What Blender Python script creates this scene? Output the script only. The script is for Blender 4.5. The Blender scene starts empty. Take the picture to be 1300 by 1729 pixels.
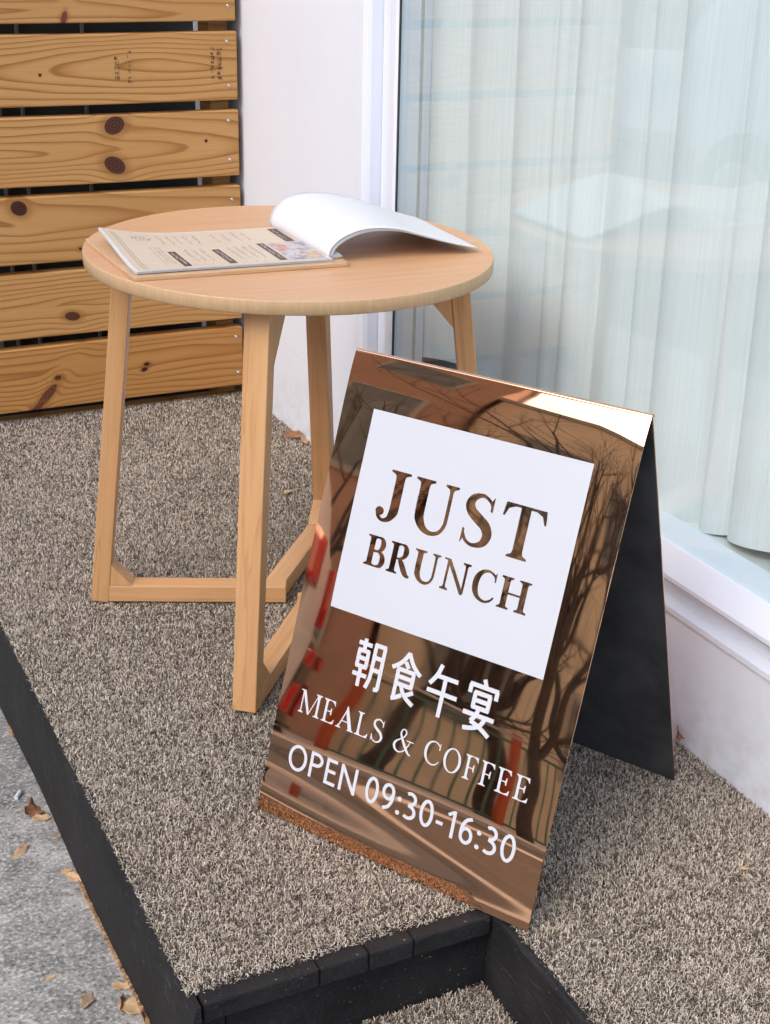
import bpy, bmesh, math, random
import numpy as np
from mathutils import Vector, Matrix
random.seed(7)
rng = np.random.default_rng(11)
R = math.radians
SC = bpy.context.scene
COL = SC.collection

# ------------------------------------------------------------------ camera
F_PX, PITCH, ROLL, YAW = 2391.7, 0.3972, 0.0223, 0.4594
CAM_Z = 1.05
fw = Vector((math.sin(YAW) * math.cos(PITCH), math.cos(YAW) * math.cos(PITCH), -math.sin(PITCH)))
r0 = Vector((math.cos(YAW), -math.sin(YAW), 0)); u0 = r0.cross(fw)
rt = r0 * math.cos(ROLL) + u0 * math.sin(ROLL); up = -r0 * math.sin(ROLL) + u0 * math.cos(ROLL)
cam = bpy.data.cameras.new('camera')
cam.sensor_fit = 'VERTICAL'; cam.sensor_height = 24.0; cam.lens = F_PX / 1729 * 24.0
cam.clip_start = 0.02; cam.clip_end = 400
camo = bpy.data.objects.new('camera', cam); COL.objects.link(camo)
camo.matrix_world = Matrix(((rt.x, up.x, -fw.x, 0), (rt.y, up.y, -fw.y, 0), (rt.z, up.z, -fw.z, CAM_Z), (0, 0, 0, 1)))
SC.camera = camo
SC.render.resolution_x, SC.render.resolution_y = 770, 1024

# ------------------------------------------------------------------ sky, sun, exposure
SUN_EL, SUN_AZ = 44.0, 250.0           # azimuth clockwise from +Y: soft hazy sun over the street
world = bpy.data.worlds.new('World'); SC.world = world; world.use_nodes = True
wn = world.node_tree; wn.nodes.clear()
sky = wn.nodes.new('ShaderNodeTexSky'); sky.sky_type = 'NISHITA'; sky.sun_disc = False
sky.sun_elevation = R(SUN_EL); sky.sun_rotation = R(SUN_AZ)
sky.air_density = 1.0; sky.dust_density = 2.5; sky.ozone_density = 1.0
bg = wn.nodes.new('ShaderNodeBackground'); bg.inputs['Strength'].default_value = 0.15
wo = wn.nodes.new('ShaderNodeOutputWorld')
wn.links.new(sky.outputs[0], bg.inputs[0]); wn.links.new(bg.outputs[0], wo.inputs[0])
sl = bpy.data.lights.new('sun', 'SUN'); sl.energy = 0.5; sl.angle = R(45); sl.color = (1.0, 0.97, 0.92)
slo = bpy.data.objects.new('sun', sl); COL.objects.link(slo)
sdir = Vector((math.cos(R(SUN_EL)) * math.sin(R(SUN_AZ)), math.cos(R(SUN_EL)) * math.cos(R(SUN_AZ)), math.sin(R(SUN_EL))))
slo.rotation_euler = sdir.to_track_quat('Z', 'Y').to_euler(); slo.location = (3, 3, 6)
SC.view_settings.view_transform = 'Standard'; SC.view_settings.look = 'None'
SC.view_settings.exposure = 1.02; SC.view_settings.gamma = 1.0
SC.render.engine = 'CYCLES'; SC.cycles.max_bounces = 10; SC.cycles.transparent_max_bounces = 12

# ------------------------------------------------------------------ helpers
def ray(u, v):
    return rt * ((u - 650) / F_PX) - up * ((v - 864.5) / F_PX) + fw
def gp(u, v, z=0.0):
    d = ray(u, v); t = (z - CAM_Z) / d.z
    return Vector((d.x * t, d.y * t, z))

def tag(o, label=None, cat=None, group=None, kind=None):
    if label: o['label'] = label
    if cat: o['category'] = cat
    if group: o['group'] = group
    if kind: o['kind'] = kind
    return o
def empty(name, loc=(0, 0, 0)):
    o = bpy.data.objects.new(name, None); COL.objects.link(o); o.location = loc
    o.empty_display_size = 0.05
    return o
def link(o, parent=None, M=None):
    """M is the world matrix; parents are unrotated."""
    COL.objects.link(o)
    M = M if M is not None else Matrix.Identity(4)
    if parent is not None:
        o.parent = parent
        l = Vector(parent.location); q = parent.parent
        while q is not None: l = l + Vector(q.location); q = q.parent
        o.matrix_basis = Matrix.Translation(-l) @ M
    else:
        o.matrix_basis = M
    return o
def mesh(name, V, Fc, mat=None, smooth=False):
    me = bpy.data.meshes.new(name); me.from_pydata([tuple(v) for v in V], [], Fc); me.update()
    if mat is not None: me.materials.append(mat)
    if smooth: me.polygons.foreach_set('use_smooth', [True] * len(me.polygons))
    return me
def obj(name, me, parent=None, M=None):
    return link(bpy.data.objects.new(name, me), parent, M)
def loc_of(V):
    a = np.array([tuple(v) for v in V]); return Vector(((a.min(0) + a.max(0)) / 2).tolist())
def part(name, V, Fc, mat, parent=None, smooth=False):
    """mesh given in world coordinates, own origin at its middle"""
    c = loc_of(V)
    me = mesh(name, [Vector(v) - c for v in V], Fc, mat, smooth)
    o = bpy.data.objects.new(name, me); COL.objects.link(o)
    if parent is not None:
        o.parent = parent
        l = Vector((0, 0, 0)); q = parent
        while q is not None: l += Vector(q.location); q = q.parent
        o.location = c - l
    else: o.location = c
    return o
def box_me(name, sx, sy, sz, mat, bev=0.0, seg=2, jit=0.0, cuts=0, axis=0):
    bm = bmesh.new(); bmesh.ops.create_cube(bm, size=1.0)
    for v in bm.verts: v.co = Vector((v.co.x * sx, v.co.y * sy, v.co.z * sz))
    if bev > 0: bmesh.ops.bevel(bm, geom=bm.edges[:], offset=bev, segments=seg, profile=0.5, affect='EDGES')
    if cuts:
        L = (sx, sy, sz)[axis]
        for k in range(1, cuts):
            n = Vector((0, 0, 0)); n[axis] = 1; p = n * (-L / 2 + L * k / cuts)
            bmesh.ops.bisect_plane(bm, geom=bm.verts[:] + bm.edges[:] + bm.faces[:], plane_co=p, plane_no=n)
    if jit:
        for v in bm.verts: v.co += Vector((random.uniform(-jit, jit), random.uniform(-jit, jit), random.uniform(-jit, jit)))
    me = bpy.data.meshes.new(name); bm.to_mesh(me); bm.free()
    me.materials.append(mat)
    if bev > 0: me.polygons.foreach_set('use_smooth', [False] * len(me.polygons))
    return me
def box(name, lo, hi, mat, parent=None, bev=0.0, **k):
    s = [hi[i] - lo[i] for i in range(3)]; c = Vector([(hi[i] + lo[i]) / 2 for i in range(3)])
    return obj(name, box_me(name, *s, mat, bev, **k), parent, Matrix.Translation(c))
def bar(name, a, b, w, h, side, mat, parent=None, bev=0.0015):
    """a rectangular bar a->b: local z along it, local x = side (width w), local y thickness h"""
    a, b = Vector(a), Vector(b); z = (b - a); L = z.length; z.normalize()
    x = Vector(side); x = (x - z * x.dot(z)).normalized(); y = z.cross(x)
    c = (a + b) / 2
    M = Matrix(((x.x, y.x, z.x, c.x), (x.y, y.y, z.y, c.y), (x.z, y.z, z.z, c.z), (0, 0, 0, 1)))
    return obj(name, box_me(name, w, h, L, mat, bev), parent, M)
def tube_geo(P, rad, n=8, V=None, Fc=None, cap=True):
    V = [] if V is None else V; Fc = [] if Fc is None else Fc
    P = [Vector(p) for p in P]; base = len(V)
    if not hasattr(rad, '__len__'): rad = [rad] * len(P)
    ref = Vector((0, 0, 1)) if abs((P[-1] - P[0]).normalized().z) < 0.9 else Vector((1, 0, 0))
    for i, p in enumerate(P):
        t = (P[min(i + 1, len(P) - 1)] - P[max(i - 1, 0)]).normalized()
        x = t.cross(ref).normalized(); y = t.cross(x)
        for k in range(n):
            a = 2 * math.pi * k / n; V.append(p + (x * math.cos(a) + y * math.sin(a)) * rad[i])
    for i in range(len(P) - 1):
        for k in range(n):
            Fc.append((base + i * n + k, base + i * n + (k + 1) % n, base + (i + 1) * n + (k + 1) % n, base + (i + 1) * n + k))
    if cap:
        Fc.append(tuple(base + k for k in range(n))); e = base + (len(P) - 1) * n
        Fc.append(tuple(e + n - 1 - k for k in range(n)))
    return V, Fc
def grid_geo(nu, nv, fn):
    V = [fn(i / nu, j / nv) for j in range(nv + 1) for i in range(nu + 1)]
    Fc = [(j * (nu + 1) + i, j * (nu + 1) + i + 1, (j + 1) * (nu + 1) + i + 1, (j + 1) * (nu + 1) + i) for j in range(nv) for i in range(nu)]
    return V, Fc

# ------------------------------------------------------------------ materials
class NT:
    def __init__(s, name):
        s.m = bpy.data.materials.new(name); s.m.use_nodes = True; s.t = s.m.node_tree; s.t.nodes.clear()
        s.out = s.t.nodes.new('ShaderNodeOutputMaterial')
    def n(s, typ, **k):
        nd = s.t.nodes.new(typ)
        for a, b in k.items(): setattr(nd, a, b)
        return nd
    def l(s, a, b): s.t.links.new(a, b)
    def set(s, sock, v):
        if hasattr(v, 'is_output') or isinstance(v, bpy.types.NodeSocket): s.l(v, sock)
        elif v is not None: sock.default_value = v
    def math(s, op, a, b=None, c=None, clamp=False):
        nd = s.n('ShaderNodeMath', operation=op, use_clamp=clamp)
        for i, v in enumerate((a, b, c)):
            if v is not None: s.set(nd.inputs[i], v)
        return nd.outputs[0]
    def coord(s, kind='Object', scale=(1, 1, 1), rot=(0, 0, 0), loc=(0, 0, 0)):
        tc = s.n('ShaderNodeTexCoord'); mp = s.n('ShaderNodeMapping')
        mp.inputs['Scale'].default_value = scale; mp.inputs['Rotation'].default_value = rot; mp.inputs['Location'].default_value = loc
        s.l(tc.outputs[kind], mp.inputs[0]); return mp.outputs[0]
    def noise(s, vec, scale, detail=3, rough=0.55, dist=0.0):
        nd = s.n('ShaderNodeTexNoise'); s.l(vec, nd.inputs['Vector'])
        nd.inputs['Scale'].default_value = scale; nd.inputs['Detail'].default_value = detail
        nd.inputs['Roughness'].default_value = rough; nd.inputs['Distortion'].default_value = dist
        return nd.outputs[0]
    def ramp(s, fac, stops, interp='LINEAR'):
        nd = s.n('ShaderNodeValToRGB'); cr = nd.color_ramp; cr.interpolation = interp
        while len(cr.elements) < len(stops): cr.elements.new(0.5)
        for e, (p, c) in zip(cr.elements, stops):
            e.position = p; e.color = (c, c, c, 1) if not hasattr(c, '__len__') else (*c[:3], 1)
        s.set(nd.inputs[0], fac); return nd.outputs[0]
    def mix(s, fac, a, b, blend='MIX'):
        nd = s.n('ShaderNodeMix', data_type='RGBA', blend_type=blend)
        s.set(nd.inputs[0], fac)
        for i, v in ((6, a), (7, b)):
            if hasattr(v, '__len__') and not isinstance(v, bpy.types.NodeSocket): v = (*v[:3], 1)
            s.set(nd.inputs[i], v)
        return nd.outputs[2]
    def bump(s, h, strength=0.3, dist=0.001):
        nd = s.n('ShaderNodeBump'); nd.inputs['Strength'].default_value = strength; nd.inputs['Distance'].default_value = dist
        s.l(h, nd.inputs['Height']); return nd.outputs[0]
    def bsdf(s, col, rough=0.5, metal=0.0, normal=None, spec=0.5, **k):
        b = s.n('ShaderNodeBsdfPrincipled')
        if hasattr(col, '__len__') and not isinstance(col, bpy.types.NodeSocket): col = (*col[:3], 1)
        s.set(b.inputs['Base Color'], col); s.set(b.inputs['Roughness'], rough); s.set(b.inputs['Metallic'], metal)
        s.set(b.inputs['Specular IOR Level'], spec)
        if normal is not None: s.l(normal, b.inputs['Normal'])
        for a, v in k.items(): s.set(b.inputs[a], v)
        s.l(b.outputs[0], s.out.inputs[0]); s.b = b
        return s.m

def mat_plain(name, col, rough=0.5, metal=0.0, var=0.0, vscale=20, bump=0.0, spec=0.5):
    t = NT(name); v = t.coord()
    c = col
    n1 = t.noise(v, vscale, 4)
    if var: c = t.mix(t.ramp(n1, [(0.3, 0.0), (0.7, 1.0)]), [x * (1 - var) for x in col], [min(1, x * (1 + var)) for x in col])
    nrm = t.bump(t.noise(v, vscale * 4, 4), bump, 0.002) if bump else None
    return t.bsdf(c, rough, metal, nrm, spec)

def mat_white():
    t = NT('white_paint'); v = t.coord()
    c = t.mix(t.ramp(t.noise(v, 3.0, 4), [(0.35, 0.0), (0.7, 1.0)]), (0.765, 0.81, 0.90), (0.795, 0.84, 0.93))
    sp = t.ramp(t.noise(v, 60.0, 5, 0.7), [(0.70, 0.0), (0.78, 1.0)])
    c = t.mix(t.math('MULTIPLY', sp, 0.25), c, (0.45, 0.43, 0.42))
    ge = t.n('ShaderNodeNewGeometry'); sz = t.n('ShaderNodeSeparateXYZ'); t.l(ge.outputs['Position'], sz.inputs[0])
    low = t.math('SUBTRACT', 1.0, t.math('DIVIDE', sz.outputs[2], 0.16), clamp=True)      # splash marks near the floor
    dn = t.ramp(t.noise(ge.outputs['Position'], 24, 6, 0.7), [(0.42, 0.0), (0.70, 1.0)])
    c = t.mix(t.math('MULTIPLY', t.math('MULTIPLY', low, dn), 0.45), c, (0.42, 0.39, 0.35))
    scr_ = t.ramp(t.noise(t.coord('Object', scale=(6, 6, 70)), 2.0, 4, 0.7), [(0.70, 0.0), (0.73, 1.0)])
    c = t.mix(t.math('MULTIPLY', scr_, 0.12), c, (0.5, 0.48, 0.47))
    return t.bsdf(c, 0.45, 0, t.bump(t.noise(v, 140, 3), 0.12, 0.0008), 0.35)
def mat_turf():
    t = NT('turf_fibre'); a = t.n('ShaderNodeAttribute', attribute_name='tint')
    c = t.ramp(a.outputs['Fac'], [(0.0, (0.075, 0.060, 0.047)), (0.34, (0.165, 0.132, 0.103)), (0.46, (0.48, 0.395, 0.30)), (0.8, (0.72, 0.62, 0.505)), (1.0, (0.82, 0.735, 0.625))])
    return t.bsdf(c, 0.65, 0, None, 0.25)
def mat_turf_base():
    t = NT('turf_backing'); v = t.coord()
    c = t.ramp(t.noise(v, 260, 3), [(0.35, (0.03, 0.025, 0.022)), (0.6, (0.13, 0.11, 0.095))])
    return t.bsdf(c, 0.9)
def mat_black():
    t = NT('black_timber'); v = t.coord(); vs = t.coord(scale=(18, 1.2, 18))
    g = t.noise(vs, 9, 5, 0.65); d = t.noise(v, 9, 5, 0.6); e = t.noise(vs, 30, 4, 0.7)
    c = t.mix(t.ramp(d, [(0.35, 0.0), (0.7, 1.0)]), (0.011, 0.011, 0.012), (0.024, 0.023, 0.024))
    dust = t.math('MULTIPLY', t.ramp(e, [(0.60, 0.0), (0.74, 1.0)]), t.ramp(d, [(0.4, 0.0), (0.65, 1.0)]))
    c = t.mix(t.math('MULTIPLY', dust, 0.8), c, (0.17, 0.16, 0.16))
    sp = t.ramp(t.noise(v, 210, 2, 0.5), [(0.70, 0.0), (0.74, 1.0)])
    c = t.mix(t.math('MULTIPLY', sp, 0.6), c, (0.25, 0.23, 0.21))
    return t.bsdf(c, t.ramp(d, [(0.3, 0.55), (0.7, 0.8)]), 0, t.bump(g, 0.8, 0.003), 0.22)
def mat_concrete(name, lo, hi, scale=1.0):
    t = NT(name); v = t.coord()
    a = t.noise(v, 4 * scale, 6, 0.65); b = t.noise(v, 26 * scale, 6, 0.75); c3 = t.noise(v, 190 * scale, 3, 0.6)
    c = t.mix(t.ramp(b, [(0.34, 0.0), (0.66, 1.0)]), lo, hi)
    c = t.mix(t.math('MULTIPLY', t.ramp(a, [(0.35, 1.0), (0.6, 0.0)]), 0.55), c, [x * 0.55 for x in lo])
    c = t.mix(t.math('MULTIPLY', t.ramp(c3, [(0.52, 0.0), (0.66, 1.0)]), 0.5), c, [min(1, x * 1.7) for x in hi])
    c = t.mix(t.math('MULTIPLY', t.ramp(c3, [(0.33, 1.0), (0.43, 0.0)]), 0.7), c, [x * 0.25 for x in lo])
    h = t.math('ADD', t.math('MULTIPLY', b, 1.0), t.math('MULTIPLY', c3, 0.8))
    return t.bsdf(c, 0.85, 0, t.bump(h, 0.55, 0.004), 0.3)
def mat_beech(name, light, dark, scale=(26, 26, 1.6), rot=(0, 0, 0), fleck=1.0, ringw=0.0):
    t = NT(name); v = t.coord(scale=scale, rot=rot); v1 = t.coord()
    oi = t.n('ShaderNodeObjectInfo')
    vv = t.n('ShaderNodeVectorMath', operation='ADD'); t.l(v, vv.inputs[0])
    cmb = t.n('ShaderNodeCombineXYZ'); 
    for i in range(3): t.l(t.math('MULTIPLY', oi.outputs['Random'], 37.0 + 11 * i), cmb.inputs[i])
    t.l(cmb.outputs[0], vv.inputs[1]); v = vv.outputs[0]
    a = t.noise(v, 1.0, 4, 0.55, 0.4); f = t.noise(v, 9.0, 3, 0.6); bb = t.noise(v1, 7, 2)
    c = t.mix(t.ramp(a, [(0.3, 0.0), (0.7, 1.0)]), dark, light)
    c = t.mix(t.math('MULTIPLY', t.ramp(f, [(0.50, 0.0), (0.72, 1.0)]), 0.45 * fleck), c, [x * 0.62 for x in dark])
    if ringw:
        w = t.math('FRACT', t.math('MULTIPLY', a, ringw))
        c = t.mix(t.math('MULTIPLY', t.ramp(w, [(0.80, 0.0), (0.94, 1.0), (1.0, 0.0)]), 0.45), c, [dark[0] * 0.72, dark[1] * 0.62, dark[2] * 0.55])
    c = t.mix(t.math('MULTIPLY', t.ramp(bb, [(0.4, 0.0), (0.7, 1.0)]), 0.25), c, [light[0] * 1.05, light[1] * 0.9, light[2] * 0.82])
    return t.bsdf(c, 0.42, 0, t.bump(f, 0.10, 0.0006), 0.4)
def mat_plank(name, z0, d0, slope, k, seed, knots, tone=1.0, warm=0.0):
    """flat-sawn pine: rings about a tilted pith, pushed aside by the knots. x along, z across (metres)"""
    t = NT(name); tc = t.n('ShaderNodeTexCoord'); sx = t.n('ShaderNodeSeparateXYZ'); t.l(tc.outputs['Object'], sx.inputs[0])
    x, z = sx.outputs[0], sx.outputs[2]
    vn = t.coord(scale=(1.25, 1, 6), loc=(seed, seed * 0.7, seed * 1.3))
    warp = t.math('MULTIPLY', t.math('SUBTRACT', t.noise(vn, 1.6, 2, 0.45), 0.5), 0.060)
    zz = t.math('ADD', z, warp)
    masks = []
    for (kx, kz, rx, rz, an, dk) in knots:
        dx0 = t.math('SUBTRACT', x, kx); dz0 = t.math('SUBTRACT', z, kz)
        ca, sa = math.cos(an), math.sin(an)
        dx = t.math('ADD', t.math('MULTIPLY', dx0, ca), t.math('MULTIPLY', dz0, sa))
        dz = t.math('SUBTRACT', t.math('MULTIPLY', dz0, ca), t.math('MULTIPLY', dx0, sa))
        q = t.math('ADD', t.math('POWER', t.math('DIVIDE', dx, rx), 2.0), t.math('POWER', t.math('DIVIDE', dz, rz), 2.0))
        wgt = t.math('POWER', 2.718, t.math('MULTIPLY', q, -0.16))
        zz = t.math('SUBTRACT', zz, t.math('MULTIPLY', t.math('MULTIPLY', dz0, wgt), 0.85))
        masks.append((q, dk))
    dd = t.math('ADD', d0, t.math('MULTIPLY', x, slope))
    ph = t.math('SQRT', t.math('ADD', t.math('POWER', t.math('SUBTRACT', zz, z0), 2.0), t.math('POWER', dd, 2.0)))
    vr = t.coord(scale=(2, 1, 40), loc=(seed, 0, seed))
    ph = t.math('ADD', t.math('MULTIPLY', ph, k), t.math('MULTIPLY', t.noise(vr, 1.0, 2), 0.35))
    fr = t.math('FRACT', ph)
    tone *= 1.16
    li = [0.47 * tone, (0.265 - 0.03 * warm) * tone, (0.098 - 0.025 * warm) * tone]
    mi = [0.40 * tone, (0.205 - 0.03 * warm) * tone, (0.068 - 0.02 * warm) * tone]
    da = [0.275 * tone, 0.118 * tone, 0.030 * tone]
    c = t.ramp(fr, [(0.0, da), (0.07, li), (0.55, li), (0.80, mi), (0.94, da), (1.0, da)])
    big = t.noise(t.coord(scale=(1.2, 1, 5), loc=(0, seed, 0)), 2.2, 3)
    c = t.mix(t.math('MULTIPLY', t.ramp(big, [(0.4, 0.0), (0.68, 1.0)]), 0.45), c, [li[0] * 0.84, li[1] * 0.74, li[2] * 0.60])
    fine = t.noise(t.coord(scale=(5, 1, 330), loc=(seed, 0, 0)), 1.0, 3)
    c = t.mix(t.math('MULTIPLY', t.ramp(fine, [(0.45, 0.0), (0.75, 1.0)]), 0.30), c, [li[0] * 0.62, li[1] * 0.55, li[2] * 0.5])
    for q, dk in masks:
        halo = t.ramp(q, [(0.0, 1.0), (0.55, 0.9), (1.0, 0.0)]) if False else None
        kn = t.ramp(t.math('MULTIPLY', q, 0.5), [(0.36, 1.0), (0.52, 0.0)])
        rg = t.math('FRACT', t.math('MULTIPLY', t.math('SQRT', q), 3.3))
        kc = t.mix(t.ramp(rg, [(0.3, 0.0), (0.8, 1.0)]), (0.125 * dk, 0.040 * dk, 0.018 * dk), (0.055 * dk, 0.017 * dk, 0.010 * dk))
        kh = t.ramp(t.math('MULTIPLY', q, 0.25), [(0.25, 1.0), (0.85, 0.0)])
        c = t.mix(t.math('MULTIPLY', kh, 0.5), c, (0.24, 0.09, 0.022))
        c = t.mix(kn, c, kc)
    return t.bsdf(c, 0.55, 0, t.bump(t.math('ADD', fr, fine), 0.12, 0.001), 0.3)
def mat_copper():
    t = NT('copper_mirror'); v = t.coord()
    sc = t.noise(t.coord(scale=(1, 1, 30)), 9, 3)
    r = t.ramp(t.noise(v, 14, 4), [(0.35, 0.012), (0.75, 0.045)])
    c = t.mix(t.ramp(sc, [(0.4, 0.0), (0.7, 0.3)]), (0.97, 0.55, 0.325), (0.93, 0.51, 0.29))
    return t.bsdf(c, r, 1.0, None)
def mat_curtain():
    t = NT('sheer_curtain')
    th = t.noise(t.coord(scale=(1, 1, 0.006)), 620, 4, 0.7); th2 = t.noise(t.coord(scale=(1, 1, 0.015)), 150, 3)
    c = t.mix(t.ramp(th, [(0.35, 0.0), (0.65, 1.0)]), (0.84, 0.885, 0.90), (0.95, 0.965, 0.97))
    c = t.mix(t.math('MULTIPLY', t.ramp(th2, [(0.5, 0.0), (0.75, 1.0)]), 0.35), c, (0.76, 0.80, 0.81))
    d = t.n('ShaderNodeBsdfDiffuse'); tr = t.n('ShaderNodeBsdfTranslucent'); t.l(c, d.inputs[0]); t.l(c, tr.inputs[0])
    mx = t.n('ShaderNodeMixShader'); mx.inputs[0].default_value = 0.18
    t.l(d.outputs[0], mx.inputs[1]); t.l(tr.outputs[0], mx.inputs[2]); t.l(mx.outputs[0], t.out.inputs[0])
    return t.m
def mat_glass(name, tint, ior=1.5):
    t = NT(name)
    tr = t.n('ShaderNodeBsdfTransparent'); tr.inputs[0].default_value = (*tint, 1)
    gl = t.n('ShaderNodeBsdfGlossy'); gl.inputs['Roughness'].default_value = 0.0; gl.inputs['Color'].default_value = (1, 1, 1, 1)
    ge = t.n('ShaderNodeNewGeometry'); fr = t.n('ShaderNodeFresnel')
    t.l(t.math('ADD', ior, t.math('MULTIPLY', ge.outputs['Backfacing'], 1.0 / ior - ior)), fr.inputs[0])   # a thin pane: no total reflection at its back
    mx = t.n('ShaderNodeMixShader'); t.l(fr.outputs[0], mx.inputs[0]); t.l(tr.outputs[0], mx.inputs[1]); t.l(gl.outputs[0], mx.inputs[2])
    t.l(mx.outputs[0], t.out.inputs[0]); return t.m
def mat_leaf(name, a, b):
    t = NT(name); v = t.coord()
    c = t.mix(t.ramp(t.noise(v, 160, 4), [(0.35, 0.0), (0.65, 1.0)]), a, b)
    return t.bsdf(c, 0.7, 0, t.bump(t.noise(v, 400, 3), 0.4, 0.0008), 0.3)

M_WHITE = mat_white()
M_TURF, M_TBASE, M_BLACK = mat_turf(), mat_turf_base(), mat_black()
M_CONC = mat_concrete('pavement_concrete', (0.185, 0.178, 0.160), (0.47, 0.445, 0.40))
M_COPPER = mat_copper()
M_PANELW = mat_plain('white_vinyl', (0.56, 0.58, 0.625), 0.35, var=0.01, vscale=3)
M_INNER = mat_plain('charcoal_metal', (0.052, 0.053, 0.055), 0.48, 0.0, var=0.45, vscale=16, bump=0.12)
M_SCREW = mat_plain('zinc_screw', (0.55, 0.56, 0.58), 0.35, 1.0)
M_DARK = mat_plain('dark_hole', (0.02, 0.02, 0.02), 0.6)
M_PAPER = mat_plain('white_paper', (0.68, 0.685, 0.70), 0.5, var=0.01)
M_CURT = mat_curtain()
M_GLASS = mat_glass('window_glass', (0.945, 0.982, 0.985))
M_TOP = mat_beech('beech_top', (0.63, 0.375, 0.21), (0.55, 0.305, 0.16), scale=(1.5, 30, 30), rot=(0, 0, R(-48)), fleck=0.6)
M_RIM = mat_beech('beech_rim', (0.60, 0.415, 0.24), (0.53, 0.35, 0.19), scale=(170, 170, 14), rot=(0, R(12), 0), fleck=0.8)
M_LEG = mat_beech('beech_leg', (0.66, 0.385, 0.185), (0.54, 0.285, 0.120), scale=(24, 24, 1.0), fleck=0.6, ringw=6)
M_BOARD = mat_beech('clipboard_wood', (0.60, 0.40, 0.24), (0.52, 0.33, 0.18), scale=(1.5, 24, 24), fleck=0.6)

# ------------------------------------------------------------------ street ground
def gz(y): return -0.155 - 0.045 * (y - 1.3)
def slab(name, x0, x1, y0, y1, dz, mat, label=None, th=0.0):
    V = [(x0, y0, gz(y0) + dz), (x1, y0, gz(y0) + dz), (x1, y1, gz(y1) + dz), (x0, y1, gz(y1) + dz)]
    Fc = [(0, 1, 2, 3)]
    if th:
        V += [(a, b, c - th) for a, b, c in V[:4]]
        Fc += [(7, 6, 5, 4), (0, 4, 5, 1), (1, 5, 6, 2), (2, 6, 7, 3), (3, 7, 4, 0)]
    return tag(part(name, V, Fc, mat), kind='structure')
M_ASPH = mat_concrete('asphalt', (0.10, 0.092, 0.082), (0.15, 0.138, 0.124))
M_KERB = mat_concrete('kerb_stone', (0.32, 0.31, 0.29), (0.46, 0.45, 0.42))
M_SUNBAND = mat_plain('sunlit_band_colour', (0.62, 0.60, 0.55), 0.7, var=0.15, vscale=14)
slab('ground', -60, 60, -60, 60, -0.16, mat_concrete('earth', (0.10, 0.09, 0.08), (0.17, 0.15, 0.13)))
slab('road', -5.2, -0.62, -45, 45, -0.125, M_ASPH)
slab('pavement', -0.5, 1.5, -45, 45, 0.0, M_CONC, th=0.2)
slab('kerb', -0.62, -0.503, -45, 45, 0.002, M_KERB, th=0.16)
slab('far_pavement', -14.8, -5.2, -45, 45, -0.02, mat_plain('far_paving', (0.56, 0.52, 0.46), 0.8, var=0.12, vscale=3), th=0.2)
slab('sunlit_band', -3.7, -3.2, -45, 45, -0.121, M_SUNBAND)  # pale strip: sunlight on the road put into its colour, for the mirror

# ------------------------------------------------------------------ deck
XW = 1.130
deck = tag(empty('deck', (0.75, 2.0, -0.2)), kind='structure')
box('deck_core', (0.3545, 1.16, -0.42), (1.129, 3.60, -0.016), M_BLACK, deck)
box('deck_core', (0.732, 0.20, -0.42), (1.129, 1.158, -0.016), M_BLACK, deck)
def side_board():
    """long edge board, slightly worn along its bottom edge"""
    ny, nz = 150, 10
    def fn(u, v):
        y = 1.121 + (3.6 - 1.121) * u; z = -0.001 + (-0.35) * v
        bul = 0.004 * math.sin(y * 3.1 + 1) + 0.002 * math.sin(y * 11)
        x = 0.3435 + bul * 0.7 - 0.003 * v + (0.008 * max(0, 1 - v * 9))
        return (x, y, z - (0.0 if v > 0 else 0.002))
    V, Fc = grid_geo(ny, nz, fn)
    n = len(V)
    V2 = [(0.3535, p[1], p[2]) for p in V]
    V += V2; Fc = [tuple(reversed(f)) for f in Fc]
    for i in range(ny): Fc.append((i, i + 1, n + i + 1, n + i))
    for j in range(nz): Fc.append((j * (ny + 1), (j + 1) * (ny + 1), n + (j + 1) * (ny + 1), n + j * (ny + 1))[::-1])
    return part('edge_board', V, Fc, M_BLACK, deck, smooth=False)
tag(side_board(), label='long black painted edge board beside the concrete pavement')
for x0, x1, dz, dy in ((0.357, 0.4898, 0.0, 0.0), (0.4904, 0.5497, -0.0006, 0.0008), (0.5502, 0.6046, 0.0003, -0.0004), (0.6051, 0.7055, -0.0004, 0.0006)):
    box('nosing_board', (x0, 1.124 + dy, -0.029 + dz), (x1, 1.159, -0.003 + dz), M_BLACK, deck, bev=0.0032, seg=2)
box('riser_board', (0.386, 1.137, -0.42), (0.7065, 1.1585, -0.0295), M_BLACK, deck)
box('corner_post', (0.354, 1.134, -0.42), (0.3845, 1.1587, -0.0295), M_BLACK, deck, bev=0.002)
box('inner_board', (0.7070, 0.20, -0.42), (0.7310, 1.1595, -0.004), M_BLACK, deck, bev=0.004, seg=2)
box('step_core', (0.3545, 0.62, -0.42), (0.7060, 1.1345, -0.116), M_BLACK, deck)
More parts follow.
